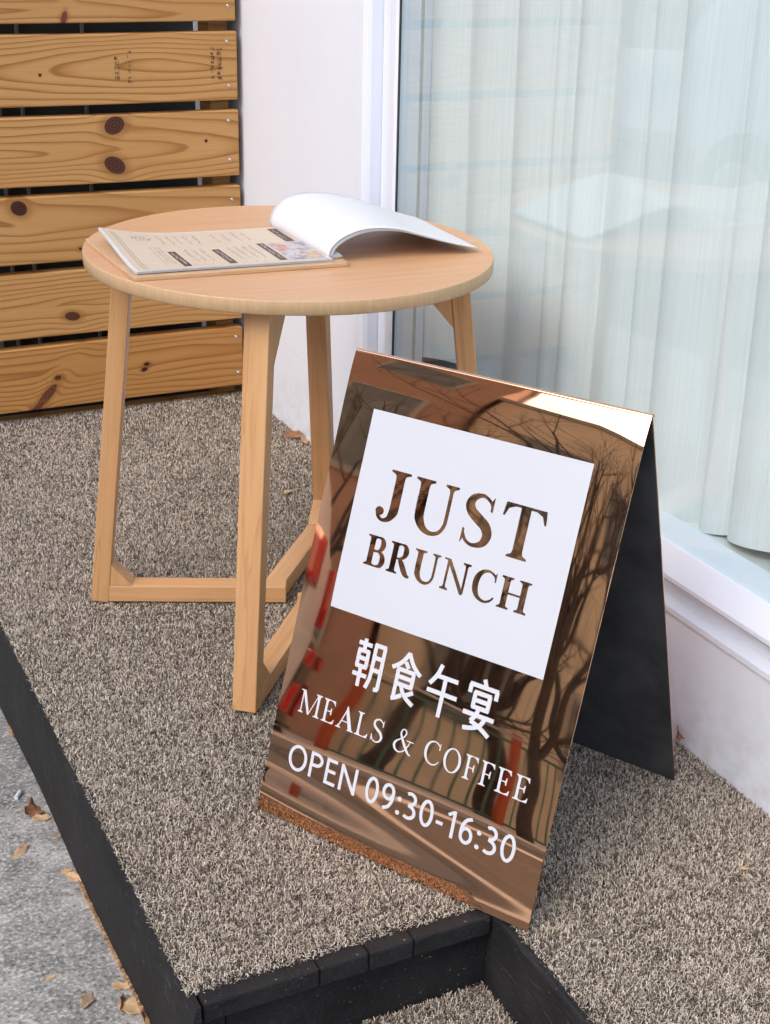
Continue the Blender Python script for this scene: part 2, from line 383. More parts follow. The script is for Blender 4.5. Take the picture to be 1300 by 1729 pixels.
# splintered raw wood showing along the foot of the edge board
M_RAW = mat_leaf('raw_splinter', (0.52, 0.33, 0.17), (0.24, 0.14, 0.07))
def splinter(y0, y1, wmax, seed):
    rr = random.Random(seed); V = []; Fc = []; n = int((y1 - y0) / 0.0045)
    for i in range(n + 1):
        u = i / n; y = y0 + (y1 - y0) * u
        w = wmax * (0.1 + 0.9 * rr.random() ** 1.5) * min(1, 4 * u, 4 * (1 - u)) + 0.001
        g = gz(y)
        xb = 0.3405 + 0.7 * (0.004 * math.sin(y * 3.1 + 1) + 0.002 * math.sin(y * 11))
        V += [(xb - 0.001 - w, y, g - 0.004), (xb - 0.0012 - w * 0.55, y + rr.uniform(-.004, .004), g + 0.001 + 0.004 * rr.random()), (xb + 0.004, y, g + 0.001 + (0.001 + wmax) * rr.random() ** 2)]
    for i in range(n):
        for k in range(2): Fc.append((i * 3 + k, i * 3 + k + 1, i * 3 + 4 + k, i * 3 + 3 + k))
    return part('raw_splinter', V, Fc, M_RAW, deck)
splinter(1.10, 1.34, 0.0050, 3); splinter(1.33, 1.50, 0.0022, 5); splinter(1.49, 1.60, 0.0036, 6); splinter(2.03, 2.07, 0.002, 8)

# carpet: backing sheets, then the pile as real blades
def blades(n_per_m2, rects, z, seed, name, parent, lenr=(0.0045, 0.0078), wid=(0.0006, 0.0010), dens=None):
    g = np.random.default_rng(seed); P = []
    for (x0, x1, y0, y1) in rects:
        n = int((x1 - x0) * (y1 - y0) * n_per_m2)
        P.append(np.c_[g.uniform(x0, x1, n), g.uniform(y0, y1, n)])
    P = np.concatenate(P)
    if dens is not None: P = P[g.uniform(0, 1, len(P)) < dens(P)]
    n = len(P); far = np.clip((P[:, 1] - 1.3) / 1.7, 0, 1)
    L = g.uniform(*lenr, n); W = g.uniform(*wid, n) * (1 + 0.35 * far)
    a = g.uniform(0, 2 * np.pi, n); bend = g.uniform(0.25, 1.25, n)
    dx, dy = np.cos(a), np.sin(a); sx, sy = -dy, dx
    a2 = a + g.uniform(-1.2, 1.2, n); ex, ey = np.cos(a2), np.sin(a2)
    b0 = np.c_[P, np.full(n, z)]
    m = b0 + np.c_[dx * L * 0.30 * bend, dy * L * 0.30 * bend, L * 0.55]
    q = m + np.c_[ex * L * 0.48 * bend, ey * L * 0.48 * bend, L * (0.42 - 0.30 * bend)]
    s = np.c_[sx, sy, np.zeros(n)] * W[:, None] * 0.5
    s2 = np.c_[-ey, ex, np.zeros(n)] * W[:, None] * 0.5
    V = np.stack([b0 - s, b0 + s, m - s, m + s, q - s2 * 0.8, q + s2 * 0.8], 1).reshape(-1, 3)
    i = np.arange(n)[:, None] * 6
    Fq = np.concatenate([i + np.array([[0, 1, 3, 2]]), i + np.array([[2, 3, 5, 4]])], 1).reshape(-1, 4)
    me = bpy.data.meshes.new(name)
    me.vertices.add(len(V)); me.vertices.foreach_set('co', V.astype(np.float32).ravel())
    me.loops.add(Fq.size); me.loops.foreach_set('vertex_index', Fq.astype(np.int32).ravel())
    me.polygons.add(len(Fq)); me.polygons.foreach_set('loop_start', np.arange(0, Fq.size, 4, dtype=np.int32))
    me.update(calc_edges=True); me.validate()
    me.polygons.foreach_set('use_smooth', np.ones(len(Fq), dtype=bool))
    wv = np.sin(P[:, 0] * 9 + 2 * np.sin(P[:, 1] * 5)) * np.sin(P[:, 1] * 7 + 1.3 * np.sin(P[:, 0] * 11)) + 0.6 * np.sin(P[:, 0] * 31 + P[:, 1] * 23) * np.sin(P[:, 1] * 37 - P[:, 0] * 13)
    t = np.where(g.uniform(0, 1, n) < 0.58 + 0.05 * wv, g.uniform(0.46, 1.0, n), g.uniform(0.0, 0.36, n))
    at = me.attributes.new('tint', 'FLOAT', 'POINT'); at.data.foreach_set('value', np.repeat(t, 6).astype(np.float32))
    me.materials.append(M_TURF)
    o = obj(name, me, parent); return tag(o, kind='stuff')
CZ = -0.006
V = [(0.352, 1.146, CZ), (0.722, 1.146, CZ), (0.722, 0.2, CZ), (1.1285, 0.2, CZ), (1.1285, 3.05, CZ), (0.352, 3.05, CZ)]
carpet = tag(part('carpet', V, [(0, 1, 2, 3, 4, 5)], M_TBASE), kind='structure')
blades(420000, [(0.346, 1.128, 1.143, 3.05), (0.716, 1.128, 0.75, 1.143)], CZ, 4, 'carpet_pile', carpet,
       dens=lambda P: np.clip(1.0 - 0.55 * (P[:, 1] - 1.25) / 1.8, 0.4, 1))
V = [(0.356, 0.62, -0.111), (0.706, 0.62, -0.111), (0.706, 1.1365, -0.111), (0.356, 1.1365, -0.111)]
stepc = tag(part('step_carpet', V, [(0, 1, 2, 3)], M_TBASE), kind='structure')
blades(380000, [(0.40, 0.704, 0.9, 1.134)], -0.111, 9, 'carpet_pile', stepc)

# ------------------------------------------------------------------ shop front
shop = tag(empty('shop_building', (XW, 1.0, 0)), 'white shop front with a tall curtained display window above the carpeted deck', 'building')
GY1, GY0 = 2.285, -1.2          # glass opening along the wall
Z0, Z1 = 0.176, 2.45
def wallbox(lo, hi, nm='wall'): return box(nm, lo, hi, M_WHITE, shop)
EDGE = 0.140                     # the opening in the wall is this much wider than the glass
wallbox((XW, -6, -0.7), (XW + 0.2, 6.5, Z0))
wallbox((XW, GY1 + 0.098, Z0 + 0.0005), (XW + 0.2, 6.5, 3.0))
wallbox((XW, -6, Z0 + 0.0005), (XW + 0.2, GY0 - 0.1, 3.0))
wallbox((XW, GY0 - 0.0995, Z1 + 0.1), (XW + 0.2, GY1 + 0.0975, 3.0))
box('roof', (XW - 0.12, -6.1, 3.002), (6.0, 6.6, 3.2), M_WHITE, shop)
box('side_wall', (XW + 0.2005, 6.2, -0.7), (6.0, 6.5, 3.0), M_WHITE, shop)
box('side_wall', (XW + 0.2005, -6, -0.7), (6.0, -5.7, 3.0), M_WHITE, shop)
box('back_wall', (5.8, -5.699, -0.7), (6.0, 6.199, 3.0), M_WHITE, shop)
M_ROOM = mat_plain('room_floor', (0.30, 0.27, 0.24), 0.5, var=0.1)
box('room_floor', (XW + 0.2005, -5.699, -0.7), (5.799, 6.199, 0.0), M_ROOM, shop)
# casing strip up the wall edge beside the window
def strip(nm, prof, y_or_z, vert, a0, a1, mat=M_WHITE):
    """extrude a profile [(depth into wall, offset)] vertically (jamb) or along the wall (sill)"""
    V = []; Fc = []; n = len(prof)
    for e in (a0, a1):
        for d, s in prof:
            V.append((XW + d, y_or_z - s, e) if vert else (XW + d, e, y_or_z + s))
    for i in range(n):
        j = (i + 1) % n; Fc.append((i, j, n + j, n + i) if vert else (j, i, n + i, n + j))
    Fc.append(tuple(range(n))[::-1]); Fc.append(tuple(range(n, 2 * n)))
    o = part(nm, V, Fc, mat, shop)
    bm = bmesh.new(); bm.from_mesh(o.data); bmesh.ops.recalc_face_normals(bm, faces=bm.faces); bm.to_mesh(o.data); bm.free()
    return o
# jamb: bullnose casing, recessed groove, inner frame lip
cas = [(0.0, 0.0), (-0.006, 0.004), (-0.0095, 0.012), (-0.0095, 0.036), (-0.006, 0.046), (0.002, 0.050), (0.03, 0.050), (0.03, 0.0)]
strip('window_casing', cas, GY1 + 0.147, True, Z0 + 0.05, Z1)
fr = [(0.030, 0.0), (0.024, 0.002), (0.018, 0.068), (0.004, 0.072), (0.002, 0.078), (0.002, 0.094), (0.006, 0.0985), (0.012, 0.099), (0.07, 0.099), (0.07, 0.0)]
strip('window_frame', fr, GY1 + 0.097, True, Z0 + 0.002, Z1)
sill = [(0.0005, 0.0005), (-0.004, 0.002), (-0.004, 0.010), (0.016, 0.014), (0.015, 0.046), (-0.006, 0.048), (-0.010, 0.052), (-0.010, 0.058), (0.008, 0.093), (0.07, 0.093), (0.07, 0.0005)]
strip('window_sill', sill, Z0, False, GY0 - 0.09, GY1 + 0.001)
strip('window_frame', [(a, b * 0.9) for a, b in fr], Z1, False, GY0 - 0.09, GY1 + 0.08)
box('window_pane', (XW + 0.009, GY0 - 0.05, Z0 + 0.094), (XW + 0.015, GY1 - 0.0025, Z1 + 0.02), M_GLASS, shop)
M_SEAL = mat_plain('rubber_seal', (0.03, 0.035, 0.035), 0.6)
box('window_seal', (XW + 0.0055, GY1 - 0.0062, Z0 + 0.095), (XW + 0.0085, GY1 - 0.0025, Z1), M_SEAL, shop)
M_INSILL = mat_plain('inner_sill', (0.72, 0.78, 0.77), 0.4)
box('inner_sill', (XW + 0.0705, GY0, Z0 + 0.001), (XW + 0.34, GY1 + 0.09, Z0 + 0.085), M_INSILL, shop)

# curtain behind the glass
def curtain():
    y0, y1 = 2.335, -0.9; XC = XW + 0.112
    rr = np.random.default_rng(3)
    cuts = [0.0]; 
    while cuts[-1] < 3.4: cuts.append(cuts[-1] + rr.uniform(0.045, 0.17))
    cuts = np.array(cuts); amp = np.minimum(0.055, np.append(np.diff(cuts), 0.1) * rr.uniform(0.22, 0.42, len(cuts))); sk = rr.uniform(0.0, 1.0, len(cuts)); amp[:2] *= 0.35; lean = rr.uniform(-0.02, 0.035, len(cuts))
    def fn(u, v):
        z = 0.272 + 2.2 * v
        s = u * (y0 - y1)
        sl = s + 0.05 * v * v * math.sin(s * 2.3 + 0.4) + 0.012 * math.sin(3 * v + s * 5)
        i = int(np.searchsorted(cuts, sl, side='right') - 1); i = max(0, min(i, len(cuts) - 2))
        t = (sl - cuts[i]) / (cuts[i + 1] - cuts[i]); k = sk[i]
        tt = t ** (0.6 + 1.1 * k)
        d = amp[i] * (math.sin(math.pi * tt) ** 0.75)
        d *= 0.80 + 0.20 * math.sin(4 * v + 1.7 * i)
        x = XC - d + 0.010 * math.sin(s * 3.7 + 1.0) - 0.018 * v * math.sin(s * 1.9 + 1.5)
        ed = math.exp(-(s / 0.075) ** 2); x = x * (1 - ed) + (XW + 0.046 + 0.003 * math.sin(s * 60 + 2 * v)) * ed
        zz = z + (0.014 * math.sin(s * 6.0) + 0.010 * math.sin(s * 13 + 1)) * (1 - v) ** 8
        return (x, y0 - s, zz)
    V, Fc = grid_geo(1100, 44, fn)
    o = part('curtain', V, Fc, M_CURT, None, smooth=True)
    return tag(o, 'white sheer pleated curtain hanging behind the shop window glass', 'curtain')
cur = curtain()
# side hem of the curtain, its shadow line put into the grey cloth colour
V, Fc = grid_geo(3, 40, lambda u, v: (XW + 0.040 + 0.003 * math.sin(9 * v) * (1 - v) + 0.002 * u, 2.268 - 0.0085 * u + 0.003 * math.sin(8 * v), 0.276 + 2.19 * v))
part('side_hem', V, Fc, mat_plain('shaded_hem_cloth', (0.36, 0.40, 0.40), 0.8), cur, smooth=True)

# ------------------------------------------------------------------ plank fence
YF = 3.030; FX0, FX1 = 0.16, 1.118; TH = 0.034
fence = tag(empty('plank_fence', (0.65, YF, 0)), 'golden pine plank fence with dark knots between deck and white wall', 'fence')
PZ, PHT = 0.1633, 0.1425
def fpx(u, v):  # pixel on the fence plane -> world x, z
    d = ray(u, v); t = YF / d.y; return d.x * t, CAM_Z + d.z * t
XC = (FX0 + FX1) / 2
def knots_of(k, lst):
    out = []
    for (u, v, rx, rz, an, dk) in lst:
        x, z = fpx(u, v); out.append((x - XC, z - (0.0216 + PZ * k + PHT / 2), rx, rz, an, dk))
    return out
PL = [
    dict(z0=0.015, d0=0.02, slope=0.02, k=89, seed=1.3, tone=0.93, warm=1.0, knots=[(248, 615, .007, .0045, 0, .5), (244, 624, .008, .005, .3, .5), (98, 638, .008, .006, 0, .6), (80, 668, .010, .034, -0.75, 1.5), (62, 690, .007, .02, -0.9, 1.4)]),
    dict(z0=-0.01, d0=0.012, slope=-0.05, k=87, seed=4.1, tone=1.0, warm=.2, knots=[(123, 534, .018, .0105, -0.15, .9)]),
    dict(z0=0.02, d0=0.03, slope=0.05, k=66, seed=7.7, tone=0.97, warm=0.1, knots=[(31, 352, .019, .016, -0.5, .55), (135, 420, .004, .003, 0, .6)]),
    dict(z0=0.004, d0=0.005, slope=0.075, k=89, seed=10.2, tone=1.0, warm=.2, knots=[(193, 212, .024, .019, 0.45, .75), (194, 279, .026, .018, -0.5, .75), (348, 238, .0035, .0035, 0, .3)]),
    dict(z0=-0.008, d0=0.028, slope=-0.085, k=84, seed=13.9, tone=0.97, warm=.3, knots=[(68, 127, .0032, .0032, 0, .2)]),
    dict(z0=-0.05, d0=0.01, slope=0.04, k=78, seed=17.3, tone=0.94, warm=.2, knots=[(109, 30, .006, .014, -0.3, 1.5)]),
    dict(z0=0.01, d0=0.01, slope=0.05, k=79, seed=21.0, tone=1.0, warm=0, knots=[]),
    dict(z0=0.03, d0=0.01, slope=-0.04, k=79, seed=25.0, tone=0.95, warm=.3, knots=[]),
]
ENDX = [0.0, -0.001, 0.0015, 0.0005, -0.001, -0.003, 0, 0.001]
scr = bmesh.new(); bmesh.ops.create_cone(scr, cap_ends=True, segments=14, radius1=0.0042, radius2=0.0030, depth=0.0016)
scr_me = bpy.data.meshes.new('screw'); scr.to_mesh(scr_me); scr.free(); scr_me.materials.append(M_SCREW)
rec = bmesh.new(); bmesh.ops.create_cube(rec, size=1)
for v in rec.verts: v.co = Vector((v.co.x * 0.0034, v.co.y * 0.0010, v.co.z * 0.0004))
rec_me = bpy.data.meshes.new('screw_slot'); rec.to_mesh(rec_me); rec.free(); rec_me.materials.append(M_DARK)
SCR = {0: [(399, 569), (403, 629)], 2: [(392, 337)], 3: [(386, 204), (389, 270)], 4: [(383, 70), (387, 145)], 5: [(385, 10)]}
for k, p in enumerate(PL):
    zc = 0.0216 + PZ * k + PHT / 2
    kn = knots_of(k, p['knots'])
    m = mat_plank('pine_plank_%d' % k, p['z0'], p['d0'], p['slope'], p['k'], p['seed'], kn, p['tone'], p['warm'])
    me = box_me('plank', FX1 - FX0 + ENDX[k], TH, PHT, m, 0.0035, 3, cuts=14, axis=0)
    for v in me.vertices:
        v.co.z += 0.0012 * math.sin(v.co.x * 7 + k) * (1 if v.co.z > 0 else 0.6); v.co.y += 0.0012 * math.sin(v.co.x * 5 + 2 * k)
    pl = obj('plank', me, fence, Matrix.Translation((XC + ENDX[k] / 2, YF + TH / 2, zc)))
    pts = SCR.get(k) or [None, None]
    cand = [fpx(*q) for q in SCR[k]] if k in SCR else []
    if k == 1: cand = [(1.100, zc + 0.045), (1.099, zc - 0.045)]
    if k == 2: cand.append((1.098, zc - 0.045))
    if k == 5: cand.append((1.096, zc + 0.045))
    if k > 5: cand = [(1.097, zc + 0.045), (1.097, zc - 0.045)]
    cand += [(0.215, zc + 0.045), (0.217, zc - 0.045)]
    for (x, z) in cand:
        yy = YF - 0.0006 + 0.0012 * math.sin((x - XC) * 5 + 2 * k)
        M = Matrix.Translation((x, yy, z)) @ Matrix.Rotation(R(90), 4, 'X') @ Matrix.Rotation(random.uniform(0, 3), 4, 'Z')
        s = obj('screw', scr_me, pl, M)
        s.matrix_basis = Matrix.Translation(-Vector((XC + ENDX[k] / 2, YF + TH / 2, zc))) @ M
# mill stamps printed on one plank: small broken ink strokes
M_INK = mat_plain('stamp_ink', (0.055, 0.035, 0.022), 0.8)
def ink_column(x, ztop, zbot, w, seed, dense=0.8):
    rr = random.Random(seed); V = []; Fc = []
    z = ztop; yy = YF - 0.0022
    while z > zbot:
        h = rr.uniform(0.006, 0.009)
        for _ in range(5):
            if rr.random() > dense: continue
            if rr.random() < .5:
                a = x + rr.uniform(-w / 2, w / 2 - .001); b = (a, a + 0.0011); c = (z - h * rr.uniform(.7, .95), z - rr.uniform(0, .1) * h)
            else:
                a = x - w / 2 + rr.uniform(0, w * .3); b = (a, a + w * rr.uniform(.4, .8)); q = z - rr.uniform(0, h * .9); c = (q - .0011, q)
            i = len(V); j = rr.uniform(0, 0.0002)
            V += [(b[0], yy - j, c[0]), (b[1], yy - j, c[0]), (b[1], yy - j, c[1]), (b[0], yy - j, c[1])]; Fc.append((i, i + 1, i + 2, i + 3))
        z -= h + 0.002
    return V, Fc
pl4 = [o for o in fence.children][4]
for i, (u, v1, v2, w, dn) in enumerate(((357, 80, 135, .010, .75), (369, 80, 134, .013, 1.0), (196, 95, 135, .010, .8), (217, 85, 142, .010, .5))):
    xa, za = fpx(u, v1); xb, zb = fpx(u, v2)
    V, Fc = ink_column(xa, za, zb, w, 40 + i, dn)
    part('mill_stamp', V, Fc, M_INK, pl4)
# posts and the bottom rail behind the planks
M_POST = mat_plank('pine_post', 0.01, 0.02, 0.1, 70, 30, [], 0.62, 0.5)
box('post', (1.066, YF + TH + 0.0035, -0.02), (1.108, YF + TH + 0.075, 1.42), M_POST, fence)
box('post', (0.19, YF + TH + 0.0035, -0.02), (0.232, YF + TH + 0.075, 1.42), M_POST, fence)
box('bottom_rail', (0.40, YF + 0.022, -0.016), (1.125, YF + 0.052, -0.001), M_POST, fence)
# what shows through the gaps: a dark ribbed metal screen and a pale pipe
M_SHEET = mat_plain('dark_sheet', (0.030, 0.031, 0.030), 0.5, var=0.2, vscale=3)
M_RIB = mat_plain('screen_rib', (0.16, 0.165, 0.165), 0.5)
scrn = tag(empty('metal_screen', (0.6, 3.36, 0)), 'dark grey ribbed metal screen standing behind the plank fence', 'screen')
box('sheet', (0.0, 3.36, -0.4), (1.129, 3.38, 1.5), M_SHEET, scrn)
for x in (0.05, 0.17, 0.29, 0.41, 0.5, 0.575, 0.660, 0.712, 0.86):
    box('rib', (x, 3.350, -0.4), (x + 0.007, 3.3595, 1.5), M_RIB, scrn)
V, Fc = tube_geo([(0.5745, 3.22, -0.4), (0.566, 3.22, 0.17), (0.548, 3.22, 0.5), (0.525, 3.22, 1.0), (0.50, 3.22, 1.5)], 0.036, 20)
pipe = part('downpipe', V, Fc, mat_plain('pale_pipe', (0.62, 0.66, 0.70), 0.4), None, smooth=True)
tag(pipe, 'pale grey pipe glimpsed through the lower left gaps of the fence', 'pipe')

# ------------------------------------------------------------------ round table
TC = Vector((0.7946, 1.9446, 0.595)); TR = 0.3029; TS = (-0.0072, 0.0206); TT = 0.0195
def tz(x, y): return TC.z + TS[0] * (x - TC.x) + TS[1] * (y - TC.y)
table = tag(empty('side_table', (TC.x, TC.y, 0)), 'round light beech side table on crossed wooden legs holding a menu', 'table')
def disc():
    n = 128; V = []; Fc = []
    prof = [(TR - 0.0015, 0.0), (TR - 0.0004, -0.0004), (TR, -0.0015), (TR, -TT + 0.0015), (TR - 0.0015, -TT)]
    for (r_, dz) in prof:
        for k in range(n):
            a = 2 * math.pi * k / n; x = TC.x + r_ * math.cos(a); y = TC.y + r_ * math.sin(a); V.append((x, y, tz(x, y) + dz))
    for i in range(len(prof) - 1):
        for k in range(n): Fc.append((i * n + k, (i + 1) * n + k, (i + 1) * n + (k + 1) % n, i * n + (k + 1) % n))
    Fc.append(tuple(range(n))); Fc.append(tuple(range(4 * n, 5 * n))[::-1])
    o = part('tabletop', V, Fc, M_TOP, table)
    o.data.materials.append(M_RIM)
    for p in o.data.polygons:
        if 4 <= len(p.vertices) < 10: p.material_index = 1; p.use_smooth = True
    return o
disc()
LEGW = 0.0355; LT = 0.0285; BH = 0.029
def legframe(az, toff, rin, rho, low=0.0, brace=False):
    """one leg of the two V-shaped underframes: leg, floor stretcher, rail under the top, corner blocks"""
    a = R(az); d = Vector((math.cos(a), math.sin(a), 0)); tn = Vector((-d.y, d.x, 0)); c = Vector((TC.x, TC.y, 0)) + tn * toff
    foot = c + d * (rho - LT / 2) + Vector((0, 0, 0.001)); topp = c + d * (0.264 - LT / 2); topp.z = tz(topp.x, topp.y) - TT - 0.0012
    bar('leg', foot, topp, LEGW, LT, tn, M_LEG, table)
    hb = BH - low
    i0 = c + d * (rho - LT - 0.0002) + Vector((0, 0, 0.001 + hb / 2)); i1 = c + d * rin + Vector((0, 0, 0.001 + hb / 2))
    bar('stretcher', i0, i1, LEGW - 0.001, hb, tn, M_LEG, table)
    def block(p, q, r_):
        V = []; w = tn * ((LEGW - 0.002) / 2)
        for sg in (-1, 1): V += [p + w * sg, q + w * sg, r_ + w * sg]
        part('corner_block', V, [(0, 1, 2), (5, 4, 3), (0, 3, 4, 1), (1, 4, 5, 2), (2, 5, 3, 0)], M_LEG, table)
    ax = (topp - foot).normalized(); inn = -d
    e = foot + ax * (hb + 0.001) + inn * (LT / 2 + 0.0004)
    block(e, e + ax * 0.036, e + inn * 0.036)
    if brace:
        e = topp + inn * (LT / 2 + 0.0008) - ax * 0.0012
        block(e, e + inn * 0.062, e - ax * 0.084)
    j0 = topp + inn * (LT / 2 + 0.064) - Vector((0, 0, 0.013)); j1 = c + d * rin; j1.z = tz(c.x, c.y) - TT - 0.0138 - low
    bar('top_rail', j0, j1, LEGW - 0.004, 0.024, tn, M_LEG, table)
legframe(155.7, -0.025, 0.010, 0.331)
legframe(230.0, 0.0385, 0.028, 0.3475, 0.0006, True)
legframe(-24.3, -0.028, 0.010, 0.335, 0.0, True)
legframe(50.0, 0.037, 0.030, 0.335, 0.0006)

# ------------------------------------------------------------------ menu on its board
th = R(-1.8); MA = Vector((math.cos(th), math.sin(th), 0)); MB_ = Vector((-math.sin(th), math.cos(th), 0))
MO = Vector((0.5186, 1.8192, 0))
BT = 0.0055
def bz(x, y): return tz(x, y) + 0.0003
def mp(a, b, h):
    p = MO + MA * a + MB_ * b; p.z = bz(p.x, p.y) + h; return p
board = None
def clip():
    A, B_ = 0.3125, 0.243; rc = 0.006; out = []
    for cx, cy, s0 in ((A - rc, rc, -90), (A - rc, B_ - rc, 0), (rc - 0.010, B_ - rc, 90), (rc, rc, 180)):
        for k in range(5): t = R(s0 + 22.5 * k); out.append((cx + rc * math.cos(t), cy + rc * math.sin(t)))
    n = len(out); V = []; Fc = []
    for ins, h in ((0.0008, 0), (0, 0.0008), (0, BT - 0.0008), (0.0008, BT)):
        for a, b in out:
            da, db = a - A / 2, b - B_ / 2; L = math.hypot(da, db)
            V.append(mp(a - da / L * ins, b - db / L * ins, h))
    for i in range(3):
        for k in range(n): Fc.append((i * n + k, i * n + (k + 1) % n, (i + 1) * n + (k + 1) % n, (i + 1) * n + k))
    Fc.append(tuple(range(n))[::-1]); Fc.append(tuple(range(3 * n, 4 * n)))
    return part('menu_board', V, Fc, M_BOARD, None)
board = clip(); tag(board, 'thin wooden backing board lying under the open menu on the table', 'menu board')
menu = tag(empty('menu', tuple(mp(0.15, 0.12, BT))), 'open menu with tan printed page and white pages curled over to the right', 'menu')
PA0, PA1, PB0, PB1 = 0.008, 0.291, 0.0125, 0.2255
def page_h(a, b, lay=0.0):
    """height of the flat stack above the board: its far left corner lifts"""
    u = 1 - (a - PA0) / (PA1 - PA0); v = (b - PB0) / (PB1 - PB0)
    lift = 0.016 * max(0, u - 0.62) ** 2 / 0.1444 * max(0, v - 0.15) ** 1.3 + 0.0035 * max(0, u - 0.55) + 0.0012 * math.sin(v * 5 + u * 4) * u
    return BT + 0.0012 + lay + lift
def sheet(nm, lay, mat, parent, th=0.0004, grow=0.0):
    def fn(u, v):
        a = PA0 - grow + (PA1 - PA0 + grow) * u; b = PB0 - grow * .5 + (PB1 - PB0 + grow * .7) * v
        return mp(a, b, page_h(a, b, lay))
    V, Fc = grid_geo(36, 24, fn); n = len(V)
    V += [Vector(p) - Vector((0, 0, th)) for p in V]
    Fc += [tuple(reversed([i + n for i in f])) for f in Fc]
    W_ = 37
    for i in range(36): Fc.append((i + 1, i, n + i, n + i + 1)); t = 24 * W_ + i; Fc.append((t, t + 1, n + t + 1, n + t))
    for j in range(24): Fc.append((j * W_, (j + 1) * W_, n + (j + 1) * W_, n + j * W_)); t = j * W_ + 36; Fc.append((t + W_, t, n + t, n + t + W_))
    return part(nm, V, Fc, mat, parent, smooth=False)
for q, g in ((0.0, 0.0015), (0.0008, 0.0), (0.0017, 0.001)): sheet('page', q, M_PAPER, menu, grow=g)
M_TAN = mat_plain('tan_print', (0.60, 0.49, 0.375), 0.45, var=0.03, vscale=40)
top_page = sheet('printed_page', 0.0026, M_PAPER, menu)
LAY = 0.0026
def decal(rects, mat, nm, lift=0.0002, sub=None):
    """flat print following the page surface; rects in page fractions (u0,u1,v0,v1)"""
    V = []; Fc = []
    for (u0, u1, v0, v1) in rects:
        nu = max(1, int(abs(u1 - u0) * 36)); nv = max(1, int(abs(v1 - v0) * 24))
        base = len(V)
        for j in range(nv + 1):
            for i in range(nu + 1):
                a = PA0 + (PA1 - PA0) * (u0 + (u1 - u0) * i / nu); b = PB0 + (PB1 - PB0) * (v0 + (v1 - v0) * j / nv)
                V.append(mp(a, b, page_h(a, b, LAY + lift)))
        for j in range(nv):
            for i in range(nu): Fc.append((base + j * (nu + 1) + i, base + j * (nu + 1) + i + 1, base + (j + 1) * (nu + 1) + i + 1, base + (j + 1) * (nu + 1) + i))
    o = part(nm, V, Fc, mat, menu); 
    return o
decal([(0.008, 0.99, 0.012, 0.985)], M_TAN, 'page_print', 0.00025)
M_BROWN = mat_plain('brown_banner', (0.085, 0.045, 0.032), 0.5)
M_TXT = mat_plain('menu_text', (0.13, 0.095, 0.075), 0.6)
M_TXTW = mat_plain('menu_text_white', (0.75, 0.70, 0.65), 0.6)
M_RED = mat_plain('menu_red', (0.60, 0.16, 0.12), 0.6)
ban = [(0.245, 0.285, 0.05, 0.46), (0.475, 0.515, 0.05, 0.46), (0.735, 0.775, 0.05, 0.54), (0.905, 0.955, 0.55, 0.95)]
for bn in ban: decal([bn], M_BROWN, 'banner_print', 0.0005)
tw = random.Random(5)
def glyphs(u, v0, v1, w, fill, mat_list, gap=0.35):
    """a column of tiny character strokes running across the page (text is turned sideways to the reader)"""
    v = v1
    while v > v0:
        h = w * 1.05
        for _ in range(3):
            if tw.random() < .5: mat_list.append((u + tw.uniform(0, w * .4), u + w * tw.uniform(.55, 1), v - h * tw.uniform(.1, .2) - h * .1, v - h * .1))
            else: x = u + tw.uniform(0, w * .8); mat_list.append((x, x + w * .14, v - h * .85, v - h * .1))
        v -= h * (1 + gap)
        if tw.random() > fill: v -= h * 1.5
txt = []; red = []; wh = []
for u in (0.045, 0.06): txt.append((u, u + 0.0025, 0.04, 0.93))
for u in (0.335, 0.375, 0.415, 0.56, 0.60, 0.64, 0.68): glyphs(u, 0.16, 0.50, 0.014, 0.85, txt)
for u in (0.30, 0.345, 0.39, 0.44, 0.555, 0.61, 0.655): glyphs(u, 0.06, 0.075, 0.014, 1, txt)
for u in (0.27, 0.32, 0.36, 0.41, 0.46, 0.56, 0.62, 0.68, 0.73): glyphs(u, 0.66, 0.88, 0.015, 0.9, txt)
for u in (0.17, 0.195, 0.215): glyphs(u, 0.14, 0.58, 0.012, 0.85, txt)
for u in (0.60, 0.68): glyphs(u, 0.89, 0.93, 0.016, 1, red)
for (a, b, c, d) in ban:
    wh = []; glyphs(a + .008, c + 0.05, d - 0.04, 0.022, 0.95, wh, 0.2); tag(decal(wh, M_TXTW, 'banner_text_print', 0.0008), kind='stuff')
for k in range(26):
    a = 0.13 + 0.10 * k / 26; b = 0.80 + 0.05 * math.sin(k * 1.1) + 0.03 * math.sin(k * 2.7); txt.append((a, a + 0.006, b, b + 0.012))
tag(decal(txt, M_TXT, 'text_print', 0.00055), kind='stuff'); tag(decal(red, M_RED, 'red_text_print', 0.00055), kind='stuff')
def mat_food():
    t = NT('food_photo'); v = t.coord()
    n = t.noise(v, 42, 3, 0.5, 0.6)
    c = t.ramp(n, [(0.30, (0.14, 0.13, 0.15)), (0.42, (0.34, 0.31, 0.36)), (0.50, (0.52, 0.47, 0.50)), (0.58, (0.50, 0.34, 0.24)), (0.64, (0.42, 0.20, 0.15)), (0.72, (0.30, 0.31, 0.14))], 'EASE')
    return t.bsdf(c, 0.35)
decal([(0.79, 0.975, 0.045, 0.53)], mat_food(), 'food_photo_print', 0.0005)
decal([(0.815, 0.865, 0.33, 0.47)], mat_plain('food_red', (0.52, 0.24, 0.20), .4, var=.2, vscale=60), 'food_print', 0.0007)
decal([(0.90, 0.965, 0.07, 0.20)], mat_plain('food_orange', (0.56, 0.36, 0.22), .4, var=.2, vscale=60), 'food_print', 0.0007)
